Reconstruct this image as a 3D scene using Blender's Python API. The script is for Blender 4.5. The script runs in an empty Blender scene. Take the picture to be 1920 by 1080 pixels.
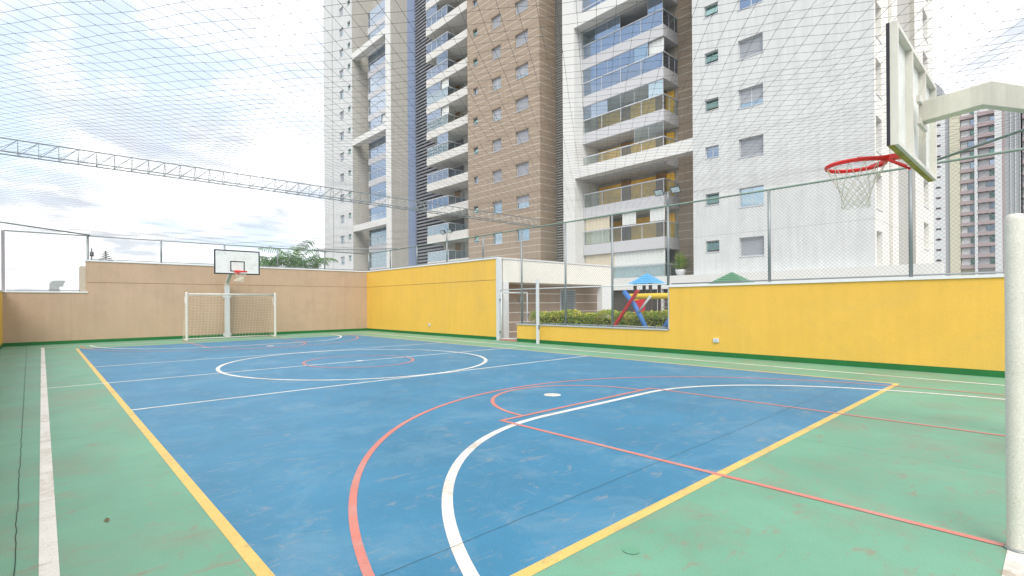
import bpy, math, random
from mathutils import Vector, Matrix
R = math.radians
random.seed(7)
S_ = bpy.context.scene
COL = S_.collection

# ---------------------------------------------------------------- camera
cam_d = bpy.data.cameras.new("camera"); cam = bpy.data.objects.new("camera", cam_d); COL.objects.link(cam)
cam.matrix_world = (Matrix.Translation((0, 0, 1.495)) @ Matrix.Rotation(-0.7108, 4, 'Z') @
                    Matrix.Rotation(R(90), 4, 'X') @ Matrix.Rotation(-0.0066, 4, 'Z'))
cam_d.sensor_width = 36; cam_d.lens = 36 * 946.1 / 1920
cam_d.shift_x = 0.0352; cam_d.shift_y = 0.0150
cam_d.clip_start = 0.05; cam_d.clip_end = 3000
S_.camera = cam

# ---------------------------------------------------------------- sky and sun
SUN_EL, SUN_AZ = R(48), R(222)          # azimuth measured from +Y clockwise
w = bpy.data.worlds.new("World"); S_.world = w; w.use_nodes = True
nt = w.node_tree; nt.nodes.clear()
def wn(t, **k):
    n = nt.nodes.new(t)
    for a, b in k.items(): setattr(n, a, b)
    return n
out = wn('ShaderNodeOutputWorld'); bg = wn('ShaderNodeBackground'); bg.inputs['Strength'].default_value = 0.125
sky = wn('ShaderNodeTexSky', sky_type='NISHITA', sun_disc=False)
sky.sun_elevation = SUN_EL; sky.sun_rotation = SUN_AZ
tc = wn('ShaderNodeTexCoord'); sep = wn('ShaderNodeSeparateXYZ')
nt.links.new(tc.outputs['Generated'], sep.inputs[0])
zz = wn('ShaderNodeMath', operation='ABSOLUTE'); nt.links.new(sep.outputs['Z'], zz.inputs[0])
za = wn('ShaderNodeMath', operation='ADD'); za.inputs[1].default_value = 0.16; nt.links.new(zz.outputs[0], za.inputs[0])
dx = wn('ShaderNodeMath', operation='DIVIDE'); dy = wn('ShaderNodeMath', operation='DIVIDE')
nt.links.new(sep.outputs['X'], dx.inputs[0]); nt.links.new(za.outputs[0], dx.inputs[1])
nt.links.new(sep.outputs['Y'], dy.inputs[0]); nt.links.new(za.outputs[0], dy.inputs[1])
cmb = wn('ShaderNodeCombineXYZ'); nt.links.new(dx.outputs[0], cmb.inputs[0]); nt.links.new(dy.outputs[0], cmb.inputs[1])
cmb.inputs[2].default_value = 3.7
no = wn('ShaderNodeTexNoise'); no.inputs['Scale'].default_value = 1.25; no.inputs['Detail'].default_value = 7
no.inputs['Roughness'].default_value = 0.58; no.inputs['Distortion'].default_value = 0.35
nt.links.new(cmb.outputs[0], no.inputs['Vector'])
rmp = wn('ShaderNodeValToRGB'); rmp.color_ramp.elements[0].position = 0.38; rmp.color_ramp.elements[1].position = 0.54
bx = wn('ShaderNodeMapRange'); bx.inputs['From Min'].default_value = 0.45; bx.inputs['From Max'].default_value = 0.85
bx.inputs['To Min'].default_value = 0.0; bx.inputs['To Max'].default_value = 0.22; nt.links.new(sep.outputs['X'], bx.inputs['Value'])
ad = wn('ShaderNodeMath', operation='ADD'); nt.links.new(no.outputs['Fac'], ad.inputs[0]); nt.links.new(bx.outputs[0], ad.inputs[1])
nt.links.new(ad.outputs[0], rmp.inputs['Fac'])
no2 = wn('ShaderNodeTexNoise'); no2.inputs['Scale'].default_value = 2.3; no2.inputs['Detail'].default_value = 6
nt.links.new(cmb.outputs[0], no2.inputs['Vector'])
rc = wn('ShaderNodeValToRGB')
rc.color_ramp.elements[0].position = 0.36; rc.color_ramp.elements[0].color = (4.1, 4.35, 4.75, 1)
rc.color_ramp.elements[1].position = 0.52; rc.color_ramp.elements[1].color = (7.4, 7.4, 7.45, 1)
nt.links.new(no2.outputs['Fac'], rc.inputs['Fac'])
skm = wn('ShaderNodeMix', data_type='RGBA', blend_type='MIX')      # thin haze lightens the blue between the clouds
skm.inputs[0].default_value = 0.72; nt.links.new(sky.outputs[0], skm.inputs[6]); skm.inputs[7].default_value = (4.9, 5.5, 6.3, 1)
mx = wn('ShaderNodeMix', data_type='RGBA')
nt.links.new(rmp.outputs[0], mx.inputs[0]); nt.links.new(skm.outputs[2], mx.inputs[6]); nt.links.new(rc.outputs[0], mx.inputs[7])
nt.links.new(mx.outputs[2], bg.inputs[0]); nt.links.new(bg.outputs[0], out.inputs[0])

sd = bpy.data.lights.new("sun", 'SUN'); sun = bpy.data.objects.new("sun", sd); COL.objects.link(sun)
sd.energy = 1.7; sd.angle = R(34); sd.color = (1.0, 0.93, 0.82)
sdir = Vector((math.sin(SUN_AZ) * math.cos(SUN_EL), math.cos(SUN_AZ) * math.cos(SUN_EL), math.sin(SUN_EL)))
sun.rotation_euler = sdir.to_track_quat('Z', 'Y').to_euler()

vs = S_.view_settings; vs.view_transform = 'Standard'; vs.look = 'None'; vs.exposure = 0.75; vs.gamma = 1
vs.use_curve_mapping = False
S_.render.resolution_x = 1024; S_.render.resolution_y = 576

# ---------------------------------------------------------------- helpers
def srgb(r, g, b):
    f = lambda c: (c / 12.92 if c <= 0.04045 else ((c + 0.055) / 1.055) ** 2.4)
    return tuple(f(c / 255) for c in (r, g, b))
MATS = {}
def mat(name, col, rough=0.6, var=0.08, scale=3.0, bump=0.0, bscale=60, metal=0.0, stain=None, stain_amt=0.5,
        stain_scale=1.2, stain_pos=0.6, spec=0.5, streak=0.0, scuff=None, scuff_amt=0.5):
    if name in MATS: return MATS[name]
    m = bpy.data.materials.new(name); m.use_nodes = True; t = m.node_tree
    b = t.nodes['Principled BSDF']; b.inputs['Roughness'].default_value = rough; b.inputs['Metallic'].default_value = metal
    b.inputs['Specular IOR Level'].default_value = spec
    N = t.nodes.new; L = t.links.new
    geo = N('ShaderNodeNewGeometry')
    n1 = N('ShaderNodeTexNoise'); n1.inputs['Scale'].default_value = scale; n1.inputs['Detail'].default_value = 8
    n1.inputs['Roughness'].default_value = 0.65
    L(geo.outputs['Position'], n1.inputs['Vector'])
    mr = N('ShaderNodeMapRange'); mr.inputs['From Min'].default_value = 0.25; mr.inputs['From Max'].default_value = 0.75
    mr.inputs['To Min'].default_value = 1 - var; mr.inputs['To Max'].default_value = 1 + var
    L(n1.outputs['Fac'], mr.inputs['Value'])
    hv = N('ShaderNodeHueSaturation'); hv.inputs['Color'].default_value = (*col, 1); L(mr.outputs[0], hv.inputs['Value'])
    last = hv.outputs[0]
    if stain:
        n2 = N('ShaderNodeTexNoise'); n2.inputs['Scale'].default_value = stain_scale; n2.inputs['Detail'].default_value = 10
        n2.inputs['Roughness'].default_value = 0.7; n2.inputs['Distortion'].default_value = 0.6
        L(geo.outputs['Position'], n2.inputs['Vector'])
        rp = N('ShaderNodeMapRange'); rp.inputs['From Min'].default_value = stain_pos; rp.inputs['From Max'].default_value = stain_pos + 0.16
        rp.inputs['To Max'].default_value = stain_amt
        L(n2.outputs['Fac'], rp.inputs['Value'])
        mm = N('ShaderNodeMix'); mm.data_type = 'RGBA'; L(rp.outputs[0], mm.inputs[0]); L(last, mm.inputs[6])
        mm.inputs[7].default_value = (*stain, 1); last = mm.outputs[2]
    if scuff:
        for (sc_, vec, lo, hi, am) in ((3.2, (1, 2.6, 1), .56, .66, .55), (7.0, (2.4, .8, 1), .60, .68, .5), (70, (1, 1, 1), .70, .76, .35)):
            vm = N('ShaderNodeVectorMath'); vm.operation = 'MULTIPLY'; L(geo.outputs['Position'], vm.inputs[0]); vm.inputs[1].default_value = vec
            n4 = N('ShaderNodeTexNoise'); n4.inputs['Scale'].default_value = sc_; n4.inputs['Detail'].default_value = 9; n4.inputs['Roughness'].default_value = .75
            n4.inputs['Distortion'].default_value = .8
            L(vm.outputs[0], n4.inputs['Vector']); r4 = N('ShaderNodeMapRange'); r4.inputs['From Min'].default_value = lo; r4.inputs['From Max'].default_value = hi
            r4.inputs['To Max'].default_value = am * scuff_amt * 2; L(n4.outputs['Fac'], r4.inputs['Value'])
            m4 = N('ShaderNodeMix'); m4.data_type = 'RGBA'; L(r4.outputs[0], m4.inputs[0]); L(last, m4.inputs[6]); m4.inputs[7].default_value = (*scuff, 1); last = m4.outputs[2]
        n5 = N('ShaderNodeTexNoise'); n5.inputs['Scale'].default_value = 160; n5.inputs['Detail'].default_value = 3; L(geo.outputs['Position'], n5.inputs['Vector'])
        r5 = N('ShaderNodeMapRange'); r5.inputs['From Min'].default_value = .3; r5.inputs['From Max'].default_value = .7; r5.inputs['To Min'].default_value = .84; r5.inputs['To Max'].default_value = 1.16
        L(n5.outputs['Fac'], r5.inputs['Value']); h5 = N('ShaderNodeHueSaturation'); L(last, h5.inputs['Color']); L(r5.outputs[0], h5.inputs['Value']); last = h5.outputs[0]
    if streak:
        vm = N('ShaderNodeVectorMath'); vm.operation = 'MULTIPLY'; L(geo.outputs['Position'], vm.inputs[0]); vm.inputs[1].default_value = (2.6, 2.6, .16)
        n4 = N('ShaderNodeTexNoise'); n4.inputs['Scale'].default_value = 1.6; n4.inputs['Detail'].default_value = 8; n4.inputs['Roughness'].default_value = .7
        L(vm.outputs[0], n4.inputs['Vector']); r4 = N('ShaderNodeMapRange'); r4.inputs['From Min'].default_value = .42; r4.inputs['From Max'].default_value = .72
        r4.inputs['To Min'].default_value = 1.0; r4.inputs['To Max'].default_value = 1 - streak; L(n4.outputs['Fac'], r4.inputs['Value'])
        h5 = N('ShaderNodeHueSaturation'); L(last, h5.inputs['Color']); L(r4.outputs[0], h5.inputs['Value']); last = h5.outputs[0]
    L(last, b.inputs['Base Color'])
    if bump:
        n3 = N('ShaderNodeTexNoise'); n3.inputs['Scale'].default_value = bscale; n3.inputs['Detail'].default_value = 4
        L(geo.outputs['Position'], n3.inputs['Vector'])
        bp = N('ShaderNodeBump'); bp.inputs['Strength'].default_value = bump; bp.inputs['Distance'].default_value = 0.02
        L(n3.outputs['Fac'], bp.inputs['Height']); L(bp.outputs[0], b.inputs['Normal'])
    MATS[name] = m
    return m

def courses(name, col, line_col, dark_col, z0, step, n_per, width, rough=0.75):
    """render with thin joints every `step` metres of height, every n_per-th one dark"""
    m = mat(name, col, rough, 0.05, 1.5, 0.15, 25, streak=.15)
    t = m.node_tree; b = t.nodes['Principled BSDF']; N = t.nodes.new; L = t.links.new
    src = b.inputs['Base Color'].links[0].from_socket
    geo = N('ShaderNodeNewGeometry'); sp = N('ShaderNodeSeparateXYZ'); L(geo.outputs['Position'], sp.inputs[0])
    def M(op, a, c):
        k = N('ShaderNodeMath'); k.operation = op
        for i, v in enumerate((a, c)):
            if isinstance(v, (int, float)): k.inputs[i].default_value = v
            else: L(v, k.inputs[i])
        return k.outputs[0]
    h = M('SUBTRACT', sp.outputs['Z'], z0 - width / 2)
    q = M('FLOORED_MODULO', h, step); on = M('LESS_THAN', q, width)
    q2 = M('FLOORED_MODULO', h, step * n_per); dk = M('LESS_THAN', q2, width)
    m1 = N('ShaderNodeMix'); m1.data_type = 'RGBA'; L(on, m1.inputs[0]); L(src, m1.inputs[6]); m1.inputs[7].default_value = (*line_col, 1)
    m2 = N('ShaderNodeMix'); m2.data_type = 'RGBA'; L(dk, m2.inputs[0]); L(m1.outputs[2], m2.inputs[6]); m2.inputs[7].default_value = (*dark_col, 1)
    L(m2.outputs[2], b.inputs['Base Color'])
    return m

def glass(name, tint, refl=0.5, rough=0.03):
    if name in MATS: return MATS[name]
    m = bpy.data.materials.new(name); m.use_nodes = True; t = m.node_tree; t.nodes.clear()
    o = t.nodes.new('ShaderNodeOutputMaterial'); g = t.nodes.new('ShaderNodeBsdfGlossy'); tr = t.nodes.new('ShaderNodeBsdfTransparent')
    g.inputs['Color'].default_value = (*tint, 1); g.inputs['Roughness'].default_value = rough
    tr.inputs['Color'].default_value = (0.72 + 0.25 * tint[0], 0.74 + 0.25 * tint[1], 0.74 + 0.25 * tint[2], 1)
    mxs = t.nodes.new('ShaderNodeMixShader'); lw = t.nodes.new('ShaderNodeLayerWeight'); lw.inputs[0].default_value = 0.25
    mr = t.nodes.new('ShaderNodeMapRange'); mr.inputs['To Min'].default_value = refl; mr.inputs['To Max'].default_value = min(1, refl + (0.5 if refl > .1 else .3))
    t.links.new(lw.outputs['Fresnel'], mr.inputs['Value']); t.links.new(mr.outputs[0], mxs.inputs[0])
    t.links.new(tr.outputs[0], mxs.inputs[1]); t.links.new(g.outputs[0], mxs.inputs[2]); t.links.new(mxs.outputs[0], o.inputs[0])
    MATS[name] = m
    return m

class MB:
    """collects shapes in world coordinates; build() links them as one mesh object"""
    def __init__(s): s.v = []; s.f = []; s.sm = []
    def face(s, pts):
        n = len(s.v); s.v += [tuple(p) for p in pts]; s.f.append(tuple(range(n, n + len(pts)))); s.sm.append(False); return s
    def box(s, x0, x1, y0, y1, z0, z1):
        x0, x1 = sorted((x0, x1)); y0, y1 = sorted((y0, y1)); z0, z1 = sorted((z0, z1))
        n = len(s.v); s.v += [(x, y, z) for z in (z0, z1) for y in (y0, y1) for x in (x0, x1)]
        for f in ((0, 2, 3, 1), (4, 5, 7, 6), (0, 1, 5, 4), (2, 6, 7, 3), (1, 3, 7, 5), (0, 4, 6, 2)):
            s.f.append(tuple(n + i for i in f)); s.sm.append(False)
        return s
    def bar(s, a, b, wdt, hgt=None, up=(0, 0, 1)):
        hgt = hgt or wdt; a = Vector(a); b = Vector(b); d = (b - a).normalized(); up = Vector(up)
        if abs(d.dot(up)) > 0.99: up = Vector((1, 0, 0))
        x = d.cross(up).normalized() * wdt / 2; y = x.cross(d).normalized() * hgt / 2
        n = len(s.v)
        for p in (a, b): s.v += [tuple(p + i * x + j * y) for i, j in ((-1, -1), (1, -1), (1, 1), (-1, 1))]
        for f in ((0, 1, 2, 3), (7, 6, 5, 4), (0, 4, 5, 1), (1, 5, 6, 2), (2, 6, 7, 3), (3, 7, 4, 0)):
            s.f.append(tuple(n + i for i in f)); s.sm.append(False)
        return s
    def tube(s, pts, r, seg=8, cap=True, r_end=None):
        pts = [Vector(p) for p in pts]; n0 = len(s.v); m = len(pts); prev = None
        for i, p in enumerate(pts):
            d = (pts[min(i + 1, m - 1)] - pts[max(i - 1, 0)])
            d = d.normalized() if d.length > 1e-9 else Vector((0, 0, 1))
            if prev is None:
                u = Vector((0, 0, 1)) if abs(d.z) < 0.9 else Vector((1, 0, 0)); x = d.cross(u).normalized()
            else:
                x = (prev - d * prev.dot(d)).normalized()
            prev = x; y = d.cross(x); rr = r if r_end is None else r + (r_end - r) * i / (m - 1)
            for k in range(seg):
                a = 2 * math.pi * k / seg; s.v.append(tuple(p + rr * (math.cos(a) * x + math.sin(a) * y)))
        for i in range(m - 1):
            for k in range(seg):
                k2 = (k + 1) % seg
                s.f.append((n0 + i * seg + k, n0 + i * seg + k2, n0 + (i + 1) * seg + k2, n0 + (i + 1) * seg + k)); s.sm.append(seg > 5)
        if cap:
            s.f.append(tuple(n0 + k for k in range(seg))[::-1]); s.sm.append(False)
            s.f.append(tuple(n0 + (m - 1) * seg + k for k in range(seg))); s.sm.append(False)
        return s
    def prism(s, poly, axis, a0, a1):
        """poly: 2-D outline; axis 0/1/2 = extrusion axis"""
        n = len(s.v); k = len(poly)
        for a in (a0, a1):
            for p, q in poly:
                s.v.append({0: (a, p, q), 1: (p, a, q), 2: (p, q, a)}[axis])
        s.f.append(tuple(range(n, n + k))); s.f.append(tuple(range(n + 2 * k - 1, n + k - 1, -1))); s.sm += [False, False]
        for i in range(k):
            j = (i + 1) % k; s.f.append((n + i, n + j, n + k + j, n + k + i)); s.sm.append(False)
        return s
    def lathe(s, c, prof, seg=24):
        n = len(s.v); m = len(prof)
        for r, z in prof:
            for k in range(seg):
                a = 2 * math.pi * k / seg; s.v.append((c[0] + r * math.cos(a), c[1] + r * math.sin(a), c[2] + z))
        for i in range(m - 1):
            for k in range(seg):
                k2 = (k + 1) % seg; s.f.append((n + i * seg + k, n + i * seg + k2, n + (i + 1) * seg + k2, n + (i + 1) * seg + k)); s.sm.append(True)
        s.f.append(tuple(n + (m - 1) * seg + k for k in range(seg))); s.sm.append(False)
        return s
    def build(s, name, material, parent=None, origin=None, recalc=False, bevel=0):
        me = bpy.data.meshes.new(name)
        off = Vector(origin) if origin is not None else (wloc(parent) if parent else Vector((0, 0, 0)))
        me.from_pydata([tuple(Vector(v) - off) for v in s.v], [], s.f)
        for p, sm in zip(me.polygons, s.sm): p.use_smooth = sm
        me.materials.append(material)
        if recalc:
            import bmesh
            bm = bmesh.new(); bm.from_mesh(me); bmesh.ops.recalc_face_normals(bm, faces=bm.faces); bm.to_mesh(me); bm.free()
        me.update()
        o = bpy.data.objects.new(name, me); COL.objects.link(o)
        if parent: o.parent = parent; WL[o.name] = off; o.location = off - wloc(parent)
        else: o.location = off; WL[o.name] = off
        if bevel:
            bv = o.modifiers.new('bevel', 'BEVEL'); bv.width = bevel; bv.segments = 2; bv.limit_method = 'ANGLE'
        return o
WL = {}
def wloc(o): return WL[o.name]
def tag(o, label=None, cat=None, group=None, kind=None):
    for k, v in (('label', label), ('category', cat), ('group', group), ('kind', kind)):
        if v: o[k] = v
    return o
def empty(name, loc, label, cat, group=None):
    o = bpy.data.objects.new(name, None); COL.objects.link(o); o.location = loc; o.empty_display_size = 0.3
    WL[o.name] = Vector(loc); return tag(o, label, cat, group)
def kids(o): return [c for c in bpy.data.objects if c.parent == o]
def copy_tree(o, dloc, parent=None, top=True):
    c = o.copy(); COL.objects.link(c)
    if parent is not None: c.parent = parent
    if top: c.location = Vector(o.location) + Vector(dloc)
    for ch in kids(o): copy_tree(ch, (0, 0, 0), c, False)
    return c

# ---------------------------------------------------------------- materials
m_green = mat('green_court_paint', (0.150, 0.350, 0.245), 0.55, 0.15, 0.9, 0.12, 90, stain=(0.24, 0.24, 0.18), stain_amt=0.55, stain_scale=0.75, stain_pos=0.49, spec=0.4, scuff=(0.27, 0.21, 0.16), scuff_amt=.62)
m_blue = mat('blue_court_paint', (0.044, 0.205, 0.355), 0.52, 0.15, 0.8, 0.12, 90, stain=(0.15, 0.30, 0.42), stain_amt=0.5, stain_scale=1.1, stain_pos=0.50, spec=0.45, scuff=(0.28, 0.29, 0.31), scuff_amt=.5)
m_wline = mat('white_line_paint', (0.72, 0.71, 0.68), 0.6, 0.08, 4, stain=(0.40, 0.33, 0.24), stain_amt=0.7, stain_scale=1.4, stain_pos=0.52, scuff=(0.30, 0.22, 0.14), scuff_amt=.45)
m_yline = mat('yellow_line_paint', (0.68, 0.48, 0.15), 0.6, 0.10, 4, stain=(0.42, 0.32, 0.17), stain_amt=0.7, stain_scale=1.6, stain_pos=0.53, scuff=(0.33, 0.24, 0.12), scuff_amt=.45)
m_rline = mat('red_line_paint', (0.58, 0.20, 0.165), 0.6, 0.10, 4, stain=(0.48, 0.30, 0.28), stain_amt=0.7, stain_scale=1.8, stain_pos=0.50, scuff=(0.30, 0.24, 0.22), scuff_amt=.4)
m_skirt = mat('dark_green_skirting', (0.012, 0.15, 0.035), 0.5, 0.12, 5)
m_yellow = mat('yellow_wall_render', (0.82, 0.50, 0.085), 0.85, 0.05, 0.8, 0.5, 70, streak=.06, stain=(0.70, 0.45, 0.12), stain_amt=.4, stain_scale=.6, stain_pos=.5, scuff=(0.55, 0.36, 0.12), scuff_amt=.14)
m_tan = mat('tan_wall_render', (0.53, 0.385, 0.275), 0.88, 0.07, 0.9, 0.5, 70, stain=(0.40, 0.30, 0.215), stain_amt=0.3, stain_scale=0.5, stain_pos=0.5, streak=.08, scuff=(0.40, 0.29, 0.21), scuff_amt=.16)
m_cap = mat('white_coping', (0.74, 0.75, 0.76), 0.6, 0.06, 6)
m_white = mat('white_enamel', (0.64, 0.63, 0.58), 0.38, 0.06, 9, scuff=(0.40, 0.33, 0.25), scuff_amt=.35, streak=.07, bump=.05, stain=(0.45, 0.38, 0.28), stain_amt=0.3, stain_scale=6, stain_pos=0.6)
m_galv = mat('galvanised_steel', (0.27, 0.30, 0.31), 0.45, 0.12, 8, metal=0.35)
m_gwhite = mat('pale_steel', (0.62, 0.65, 0.67), 0.45, 0.06, 8)
m_greenpipe = mat('aged_green_pipe', (0.19, 0.26, 0.22), 0.55, 0.25, 10)
m_wire = mat('fence_wire', (0.30, 0.33, 0.33), 0.55, 0.1, 8, metal=0.2)
m_net = mat('net_cord', (0.15, 0.15, 0.16), 0.8, 0.15, 5)
m_twine = mat('pale_twine', (0.74, 0.70, 0.60), 0.85, 0.12, 8)
m_crack = mat('floor_joint', (0.03, 0.05, 0.04), 0.9, 0.3, 9)
m_red = mat('red_enamel', (0.86, 0.035, 0.03), 0.35, 0.08, 14)
m_black = mat('black_paint', (0.02, 0.02, 0.03), 0.45, 0.2, 10)
m_facade = courses('white_facade_render', (0.62, 0.645, 0.65), (0.50, 0.51, 0.51), (0.45, 0.46, 0.46), 5.55, 2.9, 1, 0.03)
m_facade2 = mat('white_frame_render', (0.68, 0.69, 0.68), 0.75, 0.04, 1)
m_facade_warm = courses('sunlit_side_render', (0.82, 0.81, 0.77), (0.60, 0.59, 0.56), (0.5, 0.5, 0.48), 5.55, 2.9, 1, 0.03)  # sunlit look of the tower's end put into a lighter colour
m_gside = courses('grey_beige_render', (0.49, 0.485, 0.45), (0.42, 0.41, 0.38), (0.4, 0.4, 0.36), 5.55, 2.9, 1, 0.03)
m_beige = courses('beige_banded_render', (0.365, 0.29, 0.222), (0.58, 0.54, 0.48), (0.22, 0.17, 0.13), 2.45, 0.58, 5, 0.042)
m_fascia = mat('balcony_fascia_render', (0.55, 0.56, 0.59), 0.75, 0.04, 1)
m_fascia_w = mat('light_fascia_render', (0.64, 0.635, 0.61), 0.75, 0.04, 1)
m_bluegrey = mat('blue_grey_panel', (0.30, 0.38, 0.56), 0.7, 0.05, 0.5)
m_rdark = mat('room_shade_grey', (0.15, 0.15, 0.155), 0.8, 0.3, .6)  # shaded room depth put into the wall colour
m_dark = mat('recess_shade_dark', (0.035, 0.035, 0.04), 0.7, 0.2, 1)  # near-black colour puts the shade of recesses and rooms onto flat plates
m_louv = mat('louver_slat', (0.42, 0.42, 0.41), 0.5, 0.1, 2)
m_shut = mat('grey_roller_shutter', (0.36, 0.38, 0.42), 0.5, 0.05, 3)
m_frame = mat('aluminium_frame', (0.55, 0.58, 0.62), 0.4, 0.05, 3, metal=0.2)
m_int = mat('room_plaster', (0.42, 0.39, 0.34), 0.9, 0.1, 0.8)
m_warm = mat('amber_lit_room', (0.90, 0.52, 0.08), 0.7, 0.3, 0.9)  # lit look of the rooms put into an amber wall colour
m_brown = mat('brown_room', (0.30, 0.17, 0.07), 0.8, 0.3, 1.2)
m_curt = mat('cream_curtain', (0.66, 0.60, 0.48), 0.9, 0.12, 5)
m_blind = mat('white_blind', (0.70, 0.73, 0.72), 0.8, 0.06, 5)
g_blue = glass('blue_tinted_glass', (0.56, 0.66, 0.80), 0.42)  # glossy tint carries the blue of a reflected sky
g_sky = glass('sky_tinted_glass', (0.68, 0.78, 0.90), 0.6)  # paler tint, cloud and sky reflection put into the gloss colour
g_pale = glass('pale_glass', (0.62, 0.76, 0.84), 0.5)
g_clear = glass('clear_glass', (0.75, 0.85, 0.88), 0.05)
g_teal = glass('teal_glass', (0.35, 0.52, 0.50), 0.35)

# ---------------------------------------------------------------- the setting
gb = MB(); gb.face([(-1500, -1500, -0.5), (1500, -1500, -0.5), (1500, 1500, -0.5), (-1500, 1500, -0.5)])
tag(gb.build('ground', mat('paved_ground', (0.26, 0.25, 0.23), 0.9, 0.2, 0.2)), kind='structure')
tb = MB(); tb.box(-1.3, 60, -4, 90, -0.45, -0.012)
tag(tb.build('terrace', mat('terrace_concrete', (0.36, 0.34, 0.31), 0.9, 0.12, 0.8)), kind='structure')
cf = MB(); cf.face([(-1.1, -2.2, 0), (13.97, -2.2, 0), (13.97, 25.7, 0), (-1.1, 25.7, 0)])
court = tag(cf.build('court_floor', m_green), kind='structure')

def sheet(name, poly, z, m): return MB().face([(x, y, z) for x, y in poly]).build(name, m, court)
def rect(name, x0, x1, y0, y1, z, m): return sheet(name, [(x0, y0), (x1, y0), (x1, y1), (x0, y1)], z, m)
def ribbon(name, pts, wd, z, m, closed=False):
    b = MB(); n = len(pts); L = []; Q = []
    for i in range(n):
        a = Vector(pts[(i - 1) % n] if closed or i > 0 else pts[0]); c = Vector(pts[(i + 1) % n] if closed or i < n - 1 else pts[-1])
        d = (c - a).normalized(); nn = Vector((-d.y, d.x)) * wd / 2; p = Vector(pts[i]); L.append(p + nn); Q.append(p - nn)
    for i in range(n if closed else n - 1):
        j = (i + 1) % n; b.face([(Q[i].x, Q[i].y, z), (Q[j].x, Q[j].y, z), (L[j].x, L[j].y, z), (L[i].x, L[i].y, z)])
    return b.build(name, m, court)
LX0, LX1, NB, FB = 0.93, 11.63, 1.98, 22.42
CX, CY = 6.33, 12.06; FL = 2 * CY
rect('blue_playing_area', LX0, LX1, NB, FB, 0.0010, m_blue)
zw, zy, zr = 0.0026, 0.0018, 0.0040
W = 0.078
rect('yellow_side_line', LX0 - W / 2, LX0 + W / 2, NB, FB, zy, m_yline)
rect('yellow_side_line', LX1 - W / 2, LX1 + W / 2, NB, FB, zy, m_yline)
rect('yellow_end_line', LX0 - W / 2, LX1 + W / 2, NB - W, NB, zy, m_yline)
rect('yellow_end_line', LX0 - W / 2, LX1 + W / 2, FB, FB + W, zy, m_yline)
rect('white_side_line', -0.02, 0.07, 0.13, 23.97, zw, m_wline)
rect('white_side_line', 12.68, 12.77, 0.13, 23.97, zw, m_wline)
rect('white_end_line', 0.07, 12.68, 0.13, 0.22, zw, m_wline)
rect('white_end_line', 0.07, 12.68, 23.88, 23.97, zw, m_wline)
rect('centre_line', 0.07, 12.68, CY - .03, CY + .03, zw, m_wline)
rect('attack_line', LX0 + W / 2, LX1 - W / 2, 8.66, 8.72, zw, m_wline)
rect('attack_line', LX0 + W / 2, LX1 - W / 2, 15.42, 15.48, zw, m_wline)
circ = lambda cx, cy, a, b, t0, t1, n: [(cx + a * math.cos(R(t0 + (t1 - t0) * i / n)), cy + b * math.sin(R(t0 + (t1 - t0) * i / n))) for i in range(n + (abs(t1 - t0) < 360))]
ribbon('centre_circle', circ(CX, CY, 3.32, 3.32, 0, 360, 120), 0.085, zw + .0005, m_wline, True)
ribbon('red_centre_circle', circ(CX, CY, 1.4, 1.4, 0, 360, 90), 0.06, zr, m_rline, True)
sheet('centre_spot', circ(CX, CY, .1, .1, 0, 360, 30), zw + .0020, m_wline)
def mir(pts, f): return [(x, FL - y) for x, y in pts] if f else pts
for f in (False, True):
    wl = circ(7.6, .17, 3.36, 4.30, 0, 90, 40) + circ(5.05, .17, 3.67, 4.30, 90, 180, 40)
    ribbon('goal_area_line', mir(wl, f), 0.085, zw + .0005, m_wline)
    rl = [(11.42, .2), (11.4, .86)] + circ(6.36, .84, 5.03, 5.47, 0, 90, 45)[1:] + circ(6.36, .84, 5.25, 5.47, 90, 180, 45)[1:-1] + [(1.11, .84), (1.10, .2)]
    ribbon('three_point_line', mir(rl, f), 0.06, zr, m_rline)
    ribbon('free_throw_semicircle', mir(circ(6.28, 4.66, 1.46, 1.5, 0, 180, 50), f), 0.06, zr, m_rline)
    for a in ((4.43, .2, 4.43, 4.69), (8.01, .2, 8.01, 4.69)):
        ribbon('free_throw_lane_line', mir([(a[0], a[1]), (a[2], a[3])], f), 0.06, zr, m_rline)
    ribbon('free_throw_line', mir([(4.46, 4.66), (7.98, 4.66)], f), 0.06, zr + .0005, m_rline)
    sheet('penalty_spot', (mir(circ(6.27, 5.4, .14, .14, 0, 360, 30), f))[::-1 if f else 1], zw + .0020, m_wline)
def wob(p, q, n, amp, sd):
    rr = random.Random(sd); o = []
    for i in range(n + 1):
        t = i / n; o.append((p[0] + (q[0] - p[0]) * t + rr.uniform(-amp, amp) * (abs(q[1] - p[1]) > 5), p[1] + (q[1] - p[1]) * t + rr.uniform(-amp, amp) * (abs(q[0] - p[0]) > 5)))
    return o
ribbon('floor_crack', wob((-0.08, 0.5), (-0.42, 25), 200, 0.006, 3), 0.0045, 0.0055, m_crack)
ribbon('floor_joint', wob((-1.0, 7.4), (5.2, 6.9), 60, 0.006, 4), 0.003, 0.0055, m_crack)
ribbon('floor_joint', wob((1.0, 2.44), (11.2, 2.5), 60, 0.005, 5), 0.003, 0.0055, m_crack)
ribbon('floor_joint', [(6.22, -1.2), (6.22, 1.94)], 0.003, 0.0055, m_crack)
sheet('repaired_paint_spot', circ(2.68, 1.70, .05, .05, 0, 360, 20), 0.0045, mat('fresh_green_paint', (0.13, 0.34, 0.22), 0.5))

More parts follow.
